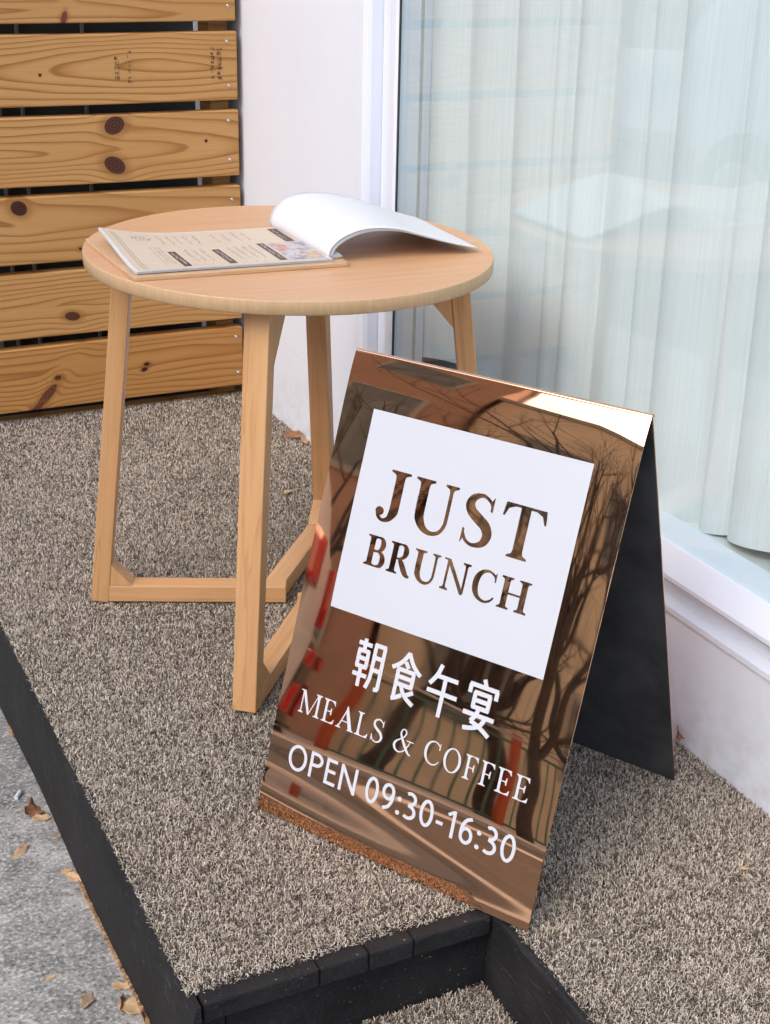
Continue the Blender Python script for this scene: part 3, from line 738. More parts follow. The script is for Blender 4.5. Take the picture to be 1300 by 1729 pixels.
# curled pages
NE = [(0.2905, 0.0016), (0.2895, 0.0065), (0.2925, 0.0145), (0.300, 0.0225), (0.314, 0.0310), (0.338, 0.0385), (0.366, 0.0400), (0.400, 0.0360), (0.436, 0.0255), (0.478, 0.0130), (0.5265, 0.0015)]
FE = [(0.279, 0.0016), (0.2765, 0.0080), (0.2785, 0.0195), (0.288, 0.0340), (0.303, 0.0450), (0.330, 0.0505), (0.368, 0.0490), (0.410, 0.0400), (0.448, 0.0275), (0.488, 0.0135), (0.524, 0.0030)]
def catm(P, t):
    n = len(P) - 1; x = t * n; i = min(int(x), n - 1); f = x - i
    p = [P[max(0, min(n, i + k))] for k in (-1, 0, 1, 2)]
    return [0.5 * ((2 * p[1][c]) + (-p[0][c] + p[2][c]) * f + (2 * p[0][c] - 5 * p[1][c] + 4 * p[2][c] - p[3][c]) * f * f + (-p[0][c] + 3 * p[1][c] - 3 * p[2][c] + p[3][c]) * f ** 3) for c in (0, 1)]
def curl(nm, lay, extra, th=0.0004):
    nu, nv = 70, 16
    def fn(u, v):
        n_, f_ = catm(NE, u), catm(FE, u); s = v
        a = n_[0] * (1 - s) + f_[0] * s; h = n_[1] * (1 - s) + f_[1] * s
        # layers lie under / inside the outer sheet
        a += lay * (1 - u) * 1.4 + extra * u; h = h - lay * (0.25 + 0.75 * math.sin(math.pi * min(1, u * 1.1))) * (1 if u > .05 else 0.3)
        return mp(a, 0.0225 + (0.2376 - 0.0225) * s, BT + max(h - 0.0015, 0.0006 - BT * max(0, min(1, (a - 0.31) / 0.05)) + BT * 0.0) + 0.0028)
    V, Fc = grid_geo(nu, nv, fn); n = len(V)
    bm = bmesh.new(); vs = [bm.verts.new(p) for p in V]
    for f in Fc: bm.faces.new([vs[i] for i in f])
    me = bpy.data.meshes.new(nm); c = loc_of(V)
    for v in bm.verts: v.co -= c
    bm.to_mesh(me); bm.free(); me.materials.append(M_PAPER)
    me.polygons.foreach_set('use_smooth', [True] * len(me.polygons))
    o = bpy.data.objects.new(nm, me); COL.objects.link(o); o.parent = menu; o.location = c - Vector(menu.location)
    so = o.modifiers.new('thickness', 'SOLIDIFY'); so.thickness = th; so.offset = -1
    return o
curl('curled_page', 0.0, 0.0); curl('curled_page', 0.0022, 0.004); curl('curled_page', 0.0042, 0.001)
for k in range(3):   # binding edge, a little stack of sheet ends
    def fn(u, v, k=k): return mp(0.286 + (0.0255 - 0.002 * k) * u, 0.024 + 0.2 * v, BT + 0.0011 + 0.0010 * k + (0.0025 + .001 * k) * u * u)
    V, Fc = grid_geo(6, 8, fn)
    o = part('binding_edge', V, Fc, M_PAPER, menu, smooth=True)
    so = o.modifiers.new('thickness', 'SOLIDIFY'); so.thickness = 0.0004

# ------------------------------------------------------------------ the A-frame sign
SB1 = Vector((0.5353, 1.4291, 0.0)); SE = Vector((0.4757, -0.8796, 0)); SN = Vector((0.8796, 0.4757, 0))
SW, SL = 0.3972, 0.5917
SU = (SN * 0.194 + Vector((0, 0, 0.559))).normalized(); SNN = SE.cross(SU)      # outward normal of the face
sign = tag(empty('sandwich_board', tuple(SB1 + SE * SW / 2 + SN * 0.19)), 'copper mirror sandwich board reading JUST BRUNCH standing on the carpet', 'sign')
SIGN_A, SIGN_T = 0.0060, 0.11
def sh(s, t):
    """small real unevenness of the sheet (metres along the outward normal)"""
    u = s / SW; v = t / SL
    h = SIGN_A * ((1 - math.exp(-t / SIGN_T)) - v * (1 - math.exp(-SL / SIGN_T)))
    h += 0.00075 * math.sin(2 * math.pi * (t / 0.105 + 0.25 * u + 0.1)) * math.exp(-t / 0.14)
    h += 0.00040 * math.sin(2 * math.pi * (t / 0.33 + 0.6 * u + 0.2))
    e = max(0, (u - 0.86) / 0.14); h -= 0.0026 * e * e * (0.15 + 0.85 * v * v)
    e = max(0, (0.12 - u) / 0.12); h -= 0.0002 * e * e
    e = max(0, (v - 0.88) / 0.12); h -= 0.0028 * e * e * e
    return h
def sp(s, t, off=0.0): return SB1 + SE * s + SU * t + SNN * (sh(s, t) + off) + Vector((0, 0, 0.001))
def plate(nm, s0, s1, t0, t1, off, th, mat, nu=80, nv=120):
    """sheet following the face: front, back and four edge strips, each with its own vertices so edges stay crisp"""
    V, Fc = grid_geo(nu, nv, lambda u, v: sp(s0 + (s1 - s0) * u, t0 + (t1 - t0) * v, off)); n = len(V); W_ = nu + 1
    back = [Vector(p) - SNN * th for p in V]
    rim = [[j for j in range(nu + 1)], [j * W_ + nu for j in range(nv + 1)], [nv * W_ + nu - j for j in range(nu + 1)], [(nv - j) * W_ for j in range(nv + 1)]]
    F2 = [tuple(reversed([i + n for i in f])) for f in Fc]; A = list(V) + back; k0 = 2 * len(Fc); Fa = Fc + F2
    for loop in rim:
        b = len(A); A += [V[i] for i in loop] + [back[i] for i in loop]; m = len(loop)
        Fa += [(b + k + 1, b + k, b + m + k, b + m + k + 1) for k in range(m - 1)]
    o = part(nm, A, Fa, mat, sign)
    o.data.polygons.foreach_set('use_smooth', [True] * k0 + [False] * (len(Fa) - k0))
    return o
front = plate('front_panel', 0, SW, 0, SL, 0.0, 0.0012, M_COPPER)
front.data.materials.append(M_INNER)
nquad = 80 * 120
for i, p in enumerate(front.data.polygons):
    if nquad <= i < 2 * nquad: p.material_index = 1
# rounded fold along the top
V = []; Fc = []; rf = 0.0035; nA = 12; nS = 40
ptop = lambda s: sp(s, SL)
def fold(u, v):
    s = SW * u; a = R(-10 + 200 * v); p = ptop(s) + SN * (rf * 0.98) - Vector((0, 0, 0.0003))
    return p - SN * (rf * math.cos(a)) + Vector((0, 0, rf * math.sin(a)))
V, Fc = grid_geo(nS, nA, fold)
part('top_fold', V, [tuple(reversed(f)) for f in Fc], M_COPPER, sign, smooth=True)
# rear panel: black inside, copper outside
RB = SB1 + SN * 0.388; RU = (-SN * 0.185 + Vector((0, 0, 0.557)))
RL = RU.length; RU.normalize(); RNN = RU.cross(SE)
def rp(u, v, off): 
    return RB + SE * (SW * u) + RU * (RL * v) + RNN * (off + 0.0025 * math.sin(math.pi * v) + 0.001 * math.sin(3 * u + 4 * v))
for nm, off, mt in (('rear_panel', 0.0, M_COPPER), ('rear_lining', -0.0016, M_INNER)):
    V, Fc = grid_geo(24, 40, lambda u, v: rp(u, v, off)); n = len(V)
    V += [Vector(p) - RNN * 0.0012 for p in V]; Fc += [tuple(reversed([i + n for i in f])) for f in Fc]
    for i in range(24): Fc.append((i + 1, i, n + i, n + i + 1)); t = 40 * 25 + i; Fc.append((t, t + 1, n + t + 1, n + t))
    for j in range(40): Fc.append((j * 25, (j + 1) * 25, n + (j + 1) * 25, n + j * 25)); t = j * 25 + 24; Fc.append((t + 25, t, n + t, n + t + 25))
    part(nm, V, Fc, mt, sign)
white = plate('white_panel', 0.0465, 0.3470, 0.2805, 0.5288, 0.0003, 0.0002, M_PANELW, 40, 40)

# lettering -------------------------------------------------------------
class Pen:
    def __init__(s): s.V = []; s.F = []; s.lay = 0; s.L = []
    def add(s, pts, faces):
        b = len(s.V); s.V += pts; s.L += [s.lay] * len(pts); s.F += [tuple(b + i for i in f) for f in faces]; s.lay += 1
    def poly(s, P): s.add([tuple(p) for p in P], [tuple(range(len(P)))])
    def stroke(s, P, smooth=True, n=9):
        """variable width stroke through (x, y, width)"""
        if smooth and len(P) > 2:
            Q = []; m = len(P) - 1
            for i in range(m):
                p = [P[max(0, min(m, i + k))] for k in (-1, 0, 1, 2)]
                for j in range(n):
                    f = j / n
                    Q.append([0.5 * ((2 * p[1][c]) + (-p[0][c] + p[2][c]) * f + (2 * p[0][c] - 5 * p[1][c] + 4 * p[2][c] - p[3][c]) * f * f + (-p[0][c] + 3 * p[1][c] - 3 * p[2][c] + p[3][c]) * f ** 3) for c in range(3)])
            Q.append(list(P[-1])); P = Q
        pts = []
        for i, (x, y, w) in enumerate(P):
            a, b = P[max(0, i - 1)], P[min(len(P) - 1, i + 1)]
            dx, dy = b[0] - a[0], b[1] - a[1]; L = math.hypot(dx, dy) or 1
            nx, ny = -dy / L, dx / L; pts += [(x + nx * w / 2, y + ny * w / 2), (x - nx * w / 2, y - ny * w / 2)]
        s.add(pts, [(2 * i, 2 * i + 1, 2 * i + 3, 2 * i + 2) for i in range(len(P) - 1)])
    def disc(s, x, y, r): s.poly([(x + r * math.cos(k * math.pi / 10), y + r * math.sin(k * math.pi / 10)) for k in range(20)])
def glyph(ch, w, t):
    """serif capitals, cap height 1, w stem width, t hairline; returns Pen, advance"""
    p = Pen(); h = w / 2
    def ser(x, y, hw, sw, up_):
        k = 1 if up_ else -1
        p.poly([(x - hw, y), (x + hw, y), (x + hw, y + k * t * .8), (x + sw + .05, y + k * (t * .8 + .02)), (x + sw + .012, y + k * .085), (x + sw, y + k * .15), (x - sw, y + k * .15), (x - sw - .012, y + k * .085), (x - sw - .05, y + k * (t * .8 + .02)), (x - hw, y + k * t * .8)][:: k])
    def stem(x, ww=None, y0=0.02, y1=0.98, s0=True, s1=True, hw=None):
        ww = ww or w; hw = hw or (ww / 2 + .095)
        p.poly([(x - ww / 2, y0), (x + ww / 2, y0), (x + ww / 2, y1), (x - ww / 2, y1)])
        if s0: ser(x, 0, hw, ww / 2, True)
        if s1: ser(x, 1, hw, ww / 2, False)
    def arm(x0, x1, y, up_, hgt=.2):   # bar with a wedge at its end
        k = 1 if up_ else -1
        p.poly([(x0, y), (x1, y), (x1, y + k * t), (x0, y + k * t)][:: k])
        p.poly([(x1 - .17, y + k * t * .9), (x1 + .0, y), (x1 + .028, y + k * hgt), (x1 - .005, y + k * hgt), (x1 - .05, y + k * (t + .07))][:: k])
    if ch == 'J':
        p.stroke([(.36, .98, w), (.36, .30, w), (.345, .16, w * .95), (.28, .03, w * .6), (.17, -.02, t * 1.3), (.08, .03, t * 1.4), (.05, .12, t * 1.6)]); ser(.36, 1, h + .11, h, False)
        p.disc(.085, .145, .085); return p, .58
    if ch == 'U':
        p.stroke([(.19, .98, w), (.19, .36, w), (.22, .19, w * .97), (.32, .05, w * .72), (.47, -.005, t * 1.7), (.62, .05, t * 1.35), (.70, .2, t * 1.3), (.715, .38, t * 1.3), (.715, .98, t * 1.3)])
        ser(.19, 1, h + .10, h, False); ser(.715, 1, .13, t * .65, False); return p, .90
    if ch == 'S':
        p.stroke([(.53, .76, t * .7), (.48, .89, t * 1.1), (.33, .975, t * 1.35), (.17, .91, w * .72), (.115, .77, w * .93), (.17, .64, w * 1.05), (.31, .53, w * 1.12), (.46, .42, w * 1.08), (.53, .26, w * .95), (.47, .09, w * .7), (.30, .015, t * 1.35), (.15, .08, t * 1.15), (.075, .25, t * .7)])
        p.poly([(.50, .72), (.545, .70), (.545, 1.0), (.50, .92)]); p.poly([(.055, 0), (.10, .09), (.10, .29), (.06, .30)]); return p, .64
    if ch == 'T':
        stem(.40, s1=False); p.poly([(.03, 1 - t), (.77, 1 - t), (.77, 1), (.03, 1)])
        p.poly([(.03, 1), (.00, .74), (.035, .74), (.09, .89), (.22, 1 - t * .9)]); p.poly([(.77, 1), (.58, 1 - t * .9), (.71, .89), (.765, .74), (.80, .74)]); return p, .80
    if ch in 'BR':
        stem(.19, s0=True, s1=True)
        p.stroke([(.2, 1 - t / 2, t), (.36, 1 - t / 2, t), (.50, .93, w * .72), (.555, .76, w * .98), (.50, .59, w * .72), (.36, .505, t), (.2, .505, t)])
        if ch == 'B':
            p.stroke([(.2, .52, t), (.40, .52, t), (.56, .44, w * .75), (.615, .26, w), (.56, .08, w * .75), (.40, t / 2, t), (.2, t / 2, t)]); return p, .74
        p.stroke([(.36, .52, w * .5), (.46, .38, w * .95), (.60, .14, w * 1.0), (.70, .03, w * .75), (.80, .02, t)]); return p, .78
    if ch == 'N':
        stem(.17, t * 1.25, hw=.13, s1=False); stem(.76, t * 1.25, hw=.13, s0=False)
        p.poly([(.02, 1), (.02, 1 - t * .8), (.12, .94), (.70, -.01), (.76, -.01), (.76, .12), (.22, 1)]); return p, .92
    if ch == 'C':
        p.stroke([(.735, .72, t * .7), (.68, .88, t * 1.1), (.50, .975, t * 1.35), (.30, .91, w * .68), (.18, .73, w * .97), (.145, .5, w * 1.05), (.18, .27, w * .97), (.30, .09, w * .68), (.50, .02, t * 1.4), (.67, .09, t * 1.1), (.765, .22, t * .8)])
        p.poly([(.70, .70), (.745, .68), (.745, 1.0), (.70, .92)]); return p, .84
    if ch == 'H':
        stem(.19); stem(.74); p.poly([(.2, .5 - t / 2), (.73, .5 - t / 2), (.73, .5 + t / 2), (.2, .5 + t / 2)]); return p, .93
    if ch == 'M':
        stem(.16, t * 1.2, hw=.12, s1=False); stem(.93, w, s1=True)
        p.poly([(.03, 1), (.03, 1 - t * .8), (.13, .94), (.50, .0), (.55, .0), (.57, .10), (.25, 1)])
        p.poly([(.52, .0), (.56, .0), (.90, .93), (.92, 1), (.88, 1)]); return p, 1.10
    if ch in 'EFL':
        stem(.19, s1=True)
        if ch in 'EF':
            arm(.2, .58, 1, False); p.poly([(.2, .5 - t / 2), (.45, .5 - t / 2), (.45, .5 + t / 2), (.2, .5 + t / 2)]); p.poly([(.44, .36), (.475, .36), (.475, .66), (.44, .66), (.40, .5)][::1])
        if ch in 'EL': arm(.2, .62, 0, True)
        return p, {'E': .72, 'F': .66, 'L': .70}[ch]
    if ch == 'A':
        p.poly([(.10, .02), (.15, .02), (.445, .86), (.42, .95)]); p.poly([(.40, 1.01), (.44, 1.01), (.80, .02), (.62, .02), (.37, .78)])
        p.poly([(.22, .31), (.58, .31), (.57, .31 + t), (.235, .31 + t)]); ser(.125, 0, .12, .02, True); ser(.71, 0, .15, h * .8, True); return p, .84
    if ch == 'O':
        pts = []; n = 48; fc = []
        for k in range(n):
            a = 2 * math.pi * k / n; pts += [(.44 + .375 * math.cos(a), .497 + .515 * math.sin(a)), (.44 + (.375 - w * 1.04) * math.cos(a), .497 + (.515 - t * 1.25) * math.sin(a))]
        for k in range(n): j = (k + 1) % n; fc.append((2 * k, 2 * j, 2 * j + 1, 2 * k + 1))
        p.add(pts, fc); return p, .88
    if ch == '&':
        p.stroke([(.90, .02, t), (.78, .05, w * .8), (.60, .28, w * 1.1), (.42, .56, w), (.32, .78, w * .7), (.37, .95, t * 1.2), (.48, .97, t * 1.2), (.55, .85, w * .6), (.48, .68, t * 1.2), (.30, .52, t * 1.2), (.15, .38, w * .8), (.11, .21, w), (.20, .05, w * .8), (.38, .0, t * 1.3), (.58, .12, t * 1.2), (.71, .35, t * 1.1), (.77, .54, t * 1.0)])
        p.poly([(.62, .54), (.92, .54), (.92, .54 + t), (.62, .54 + t)]); return p, .96
    return p, .32
def serif_line(text, s0, s1, t0, cap, w, t, off, mat, track=0.06):
    gl = [glyph(c, w, t) for c in text]
    tot = sum(a for _, a in gl) + track * (len(gl) - 1) - 0.06; kx = (s1 - s0) / tot; x = -0.03
    for (p, adv), c in zip(gl, text):
        if p.V:
            V = [sp(s0 + (x + a) * kx, t0 + b * cap, off + 0.00003 * l) for (a, b), l in zip(p.V, p.L)]
            part('letter', V, p.F, mat, sign)
        x += adv + track
serif_line('JUST', 0.0825, 0.3055, 0.4025, 0.0612, 0.180, 0.052, 0.0005, M_COPPER, 0.09)
serif_line('BRUNCH', 0.0805, 0.3062, 0.3437, 0.0372, 0.178, 0.060, 0.0005, M_COPPER, 0.05)
M_LET = mat_plain('white_lettering', (0.60, 0.62, 0.66), 0.4)
serif_line('MEALS & COFFEE', 0.0310, 0.3635, 0.1398, 0.0290, 0.105, 0.042, 0.0005, M_LET, 0.04)
HAN = {
 'zhao': [[(.24, 1.0), (.24, .77)], [(.02, .89), (.48, .89)], [(.09, .76), (.09, .40)], [(.40, .76), (.40, .40)], [(.05, .74), (.44, .74)], [(.09, .58), (.40, .58)], [(.05, .41), (.44, .41)], [(.0, .23), (.49, .23)], [(.24, .41), (.24, -.02)],
          [(.62, .96), (.62, .36), (.585, .16), (.51, .0)], [(.58, .94), (.97, .94)], [(.93, .94), (.93, .04)], [(.95, .05), (.80, .03)], [(.62, .68), (.93, .68)], [(.62, .42), (.93, .42)]],
 'shi': [[(.50, 1.02), (.36, .84), (.20, .72), (.02, .63)], [(.49, 1.02), (.64, .84), (.80, .72), (.98, .63)], [(.43, .82), (.56, .70)], [(.20, .64), (.80, .64)], [(.24, .64), (.24, .03)], [(.76, .64), (.76, .33)], [(.24, .49), (.76, .49)], [(.24, .34), (.80, .34)], [(.18, .0), (.33, .05), (.50, .13)], [(.42, .33), (.52, .20), (.68, .09), (.92, .0)], [(.86, .26), (.64, .16)]],
 'wu': [[(.34, 1.02), (.27, .84), (.17, .70), (.05, .58)], [(.24, .78), (.93, .78)], [(.01, .45), (.99, .45)], [(.53, .78), (.53, -.03)]],
 'yan': [[(.46, 1.03), (.54, .90)], [(.05, .87), (.95, .87)], [(.09, .87), (.09, .69)], [(.91, .87), (.91, .69)], [(.27, .74), (.27, .42)], [(.73, .74), (.73, .42)], [(.23, .73), (.77, .73)], [(.27, .58), (.73, .58)], [(.23, .44), (.77, .44)], [(.01, .29), (.99, .29)], [(.47, .40), (.38, .24), (.29, .15)], [(.29, .15), (.52, .10), (.74, .03), (.93, -.05)], [(.73, .29), (.62, .13), (.42, .03), (.10, -.03)]],
}
for i, key in enumerate(('zhao', 'shi', 'wu', 'yan')):
    pen = Pen(); asp = 0.72
    for st_ in HAN[key]: pen.stroke([(x * asp, y, 0.089) for x, y in st_])
    s0 = 0.0985 + 0.0530 * i
    V = [sp(s0 + a * 0.0590, 0.1985 + b * 0.0585, 0.0005 + 0.00003 * l) for (a, b), l in zip(pen.V, pen.L)]
    part('letter', V, pen.F, M_LET, sign)
def ell(cx, cy, rx, ry, a0, a1, w, n=28): return [(cx + rx * math.cos(R(a0 + (a1 - a0) * k / n)), cy + ry * math.sin(R(a0 + (a1 - a0) * k / n)), w) for k in range(n + 1)]
def sans(ch, w=0.125):
    p = Pen(); h = w / 2; st = lambda *P: p.stroke([(x, y, w) for x, y in P], False)
    if ch == 'O': p.stroke(ell(.42, .5, .42 - h, .515 - h, 0, 360, w), False); return p, .84
    if ch == 'P': st((h, 0), (h, 1)); p.stroke([(h, 1 - h, w)] + [(.24, 1 - h, w)] + ell(.26, .72, .255, .28 - h, 90, -90, w) + [(h, .44 + h, w)], False); return p, .58
    if ch == 'E': st((h, 0), (h, 1)); st((h, h), (.50, h)); st((h, 1 - h), (.48, 1 - h)); st((h, .52), (.45, .52)); return p, .52
    if ch == 'N': st((h, 0), (h, 1)); st((.68, 0), (.68, 1)); st((h, .96), (.68, .04)); return p, .74
    if ch == '0': p.stroke(ell(.28, .5, .28 - h, .51 - h, 0, 360, w), False); return p, .56
    if ch == '3': p.stroke(ell(.21, .745, .21, .265 - h, 130, -80, w) + [(.17, .53, w)], False); p.stroke([(.17, .52, w)] + ell(.21, .27, .245, .285 - h, 85, -130, w), False); return p, .52
    if ch == '9': p.stroke(ell(.27, .69, .27 - h, .32 - h, 0, 360, w), False); p.stroke([(.475, .70, w), (.46, .42, w), (.34, .16, w), (.12, .04, w)]); return p, .54
    if ch == '6': p.stroke(ell(.27, .31, .27 - h, .32 - h, 0, 360, w), False); p.stroke([(.065, .30, w), (.08, .58, w), (.20, .84, w), (.42, .96, w)]); return p, .54
    if ch == '1': st((.26, 0), (.26, 1)); p.stroke([(.23, .94, w * .9), (.02, .79, w * .9)], False); return p, .40
    if ch == ':': p.disc(.08, .09, .085); p.disc(.08, .60, .085); return p, .16
    if ch == '-': st((0, .36), (.28, .36)); return p, .28
    return p, .14
gl = [sans(c) for c in 'OPEN 09:30-16:30']
tot = sum(a for _, a in gl) + 0.14 * (len(gl) - 1); kx = 0.330 / tot; x = 0
for p, adv in gl:
    if p.V:
        V = [sp(0.0320 + (x + a) * kx, 0.0660 + b * 0.0330, 0.0005 + 0.00003 * l) for (a, b), l in zip(p.V, p.L)]
        part('letter', V, p.F, M_LET, sign)
    x += adv + 0.14

# ------------------------------------------------------------------ leaves and litter
L_TAN = mat_leaf('leaf_tan', (0.62, 0.42, 0.24), (0.48, 0.29, 0.15))
L_BRN = mat_leaf('leaf_brown', (0.36, 0.17, 0.08), (0.22, 0.10, 0.05))
L_DRY = mat_leaf('leaf_dry', (0.44, 0.31, 0.19), (0.30, 0.20, 0.12))
def leaf(p, size, aspect, rot, mat, label, curlv=0.35, seed=1, tilt=(0, 0)):
    size *= 1.4; rr = random.Random(seed); nu, nv = 10, 6; ph = rr.uniform(0, 6)
    def fn(u, v):
        x = (u - 0.5); w = math.sin(math.pi * min(1, max(0.0, u))) ** 0.7 * (0.85 + 0.25 * math.sin(u * 11 + ph)) * (1 - 0.25 * u)
        y = (v - 0.5) * w * aspect
        z = curlv * (y * y * 1.6 + 0.35 * x * x + 0.05 * math.sin(7 * x + ph) + 0.04 * math.sin(13 * y + 5 * x))
        return Vector((x * size, y * size, z * size))
    V, Fc = grid_geo(nu, nv, fn)
    zm = min(v.z for v in V)
    Mx = Matrix.Rotation(rot, 3, 'Z') @ Matrix.Rotation(tilt[0], 3, 'X') @ Matrix.Rotation(tilt[1], 3, 'Y')
    V = [Mx @ (v - Vector((0, 0, zm))) for v in V]; zm = min(v.z for v in V)
    W_ = [v + Vector((p.x, p.y, p.z - zm + 0.0004)) for v in V]
    o = part('dry_leaf', W_, Fc, mat, None, smooth=True)
    so = o.modifiers.new('thickness', 'SOLIDIFY'); so.thickness = 0.0004
    return tag(o, label, 'leaf', 'dry leaves')
def gslope(u, v):
    p = gp(u, v, -0.16)
    for _ in range(5): p = gp(u, v, gz(p.y))
    return p
leaf(gslope(54, 1372), 0.022, 1.15, 0.5, L_BRN, 'curled rust brown leaf lying on concrete beside a cigarette butt', 1.0, 1, (0.5, 0.2))
leaf(gslope(71, 1382), 0.020, 0.9, -0.4, L_TAN, 'pale tan leaf touching the rust brown curled leaf on concrete', 0.4, 2)
leaf(gslope(34, 1440), 0.030, 0.35, 0.75, L_TAN, 'narrow twisted pale leaf alone on the grey concrete', 0.7, 3, (0.4, 0))
leaf(gslope(113, 1472), 0.014, 0.7, 0.2, L_TAN, 'small tan leaf scrap at the tip of a long one by the board', 0.5, 4)
leaf(gslope(128, 1484), 0.026, 0.42, -0.9, L_TAN, 'long tan leaf fragment against the splintered foot of the black board', 0.6, 5, (0.3, 0))
leaf(gslope(208, 1666), 0.020, 0.75, -0.3, L_TAN, 'small rounded tan leaf just above the two leaves by the board corner', 0.5, 6)
leaf(gslope(147, 1691), 0.024, 0.62, 1.0, L_DRY, 'dull brown oblong leaf alone on stained concrete', 0.5, 7, (0.1, .15))
leaf(gslope(206, 1697), 0.022, 0.5, 1.3, L_BRN, 'folded dark brown leaf beside the broad cream leaf', 1.0, 8, (0.7, 0))
leaf(gslope(227, 1702), 0.031, 0.80, -0.5, L_TAN, 'broad cream tan leaf lying by the corner of the black board', 0.4, 9)
leaf(gslope(85, 1651), 0.010, 0.7, 0.3, L_TAN, 'tiny orange leaf crumb on the concrete', 0.3, 10)
leaf(gslope(98, 1413), 0.010, 0.8, 0.9, L_DRY, 'tiny leaf crumb close to the black edge board', 0.3, 11)
leaf(gslope(243, 1718), 0.022, 0.4, 1.4, L_BRN, 'thin brown leaf wedged at the splintered board foot', 0.8, 12, (0.5, 0))
leaf(gp(485, 831, 0.002), 0.016, 0.8, 0.6, L_TAN, 'pale leaf scrap on the carpet under the table', 0.5, 13)
leaf(gp(512, 746, 0.002), 0.026, 0.8, 1.2, L_TAN, 'cream leaf on the carpet against the white wall behind the table', 0.6, 14, (0.6, 0))
leaf(gp(497, 737, 0.004), 0.030, 0.6, -0.6, L_BRN, 'reddish brown leaf on the carpet against the white wall', 0.8, 15, (0.7, 0))
leaf(gp(395, 775, 0.002), 0.008, 0.8, 0.4, L_TAN, 'tiny pinkish leaf speck on the carpet behind the front table leg', 0.3, 16)
leaf(gp(1257, 1467, 0.001), 0.012, 0.35, -0.5, L_TAN, 'tiny straw coloured leaf sliver on the carpet right of the sign', 0.3, 17)
leaf(gp(1141, 1246, 0.008), 0.020, 0.9, 0.9, L_BRN, 'rust brown leaf stuck between sign and white wall', 0.9, 18, (1.1, 0))
# cigarette butt
p = gslope(31, 1345); d = Vector((0.55, 0.83, 0)).normalized()
butt = tag(empty('cigarette_butt', tuple(p)), 'white cigarette butt with tan tip lying on the grey concrete', 'cigarette butt')
V, Fc = tube_geo([p - d * 0.009 + Vector((0, 0, .0035)), p + d * 0.007 + Vector((0, 0, .0035))], 0.0033, 12); part('paper', V, Fc, M_PAPER, butt)
V, Fc = tube_geo([p + d * 0.0072 + Vector((0, 0, .0035)), p + d * 0.0105 + Vector((0, 0, .0035))], 0.0031, 12); part('filter', V, Fc, L_TAN, butt)
# tuft of grass growing at the foot of the wall behind the sign
grs = tag(empty('grass_tuft', (1.118, 2.45, 0.0)), 'small dry green weed against the white wall behind the sign', 'weed')
M_GR = mat_leaf('weed_green', (0.22, 0.24, 0.09), (0.34, 0.31, 0.16))
for k in range(9):
    a = random.uniform(-0.5, 0.5); h = random.uniform(0.045, 0.105)
    b = Vector((1.118, 2.445 + random.uniform(-.012, .012), 0.0)); Pt = [b, b + Vector((-.004, a * h * .4, h * .55)), b + Vector((-.007 + random.uniform(-.006, .003), a * h, h))]
    V, Fc = tube_geo(Pt, [0.0016, 0.0014, 0.0004], 5); part('blade', V, Fc, M_GR, grs)

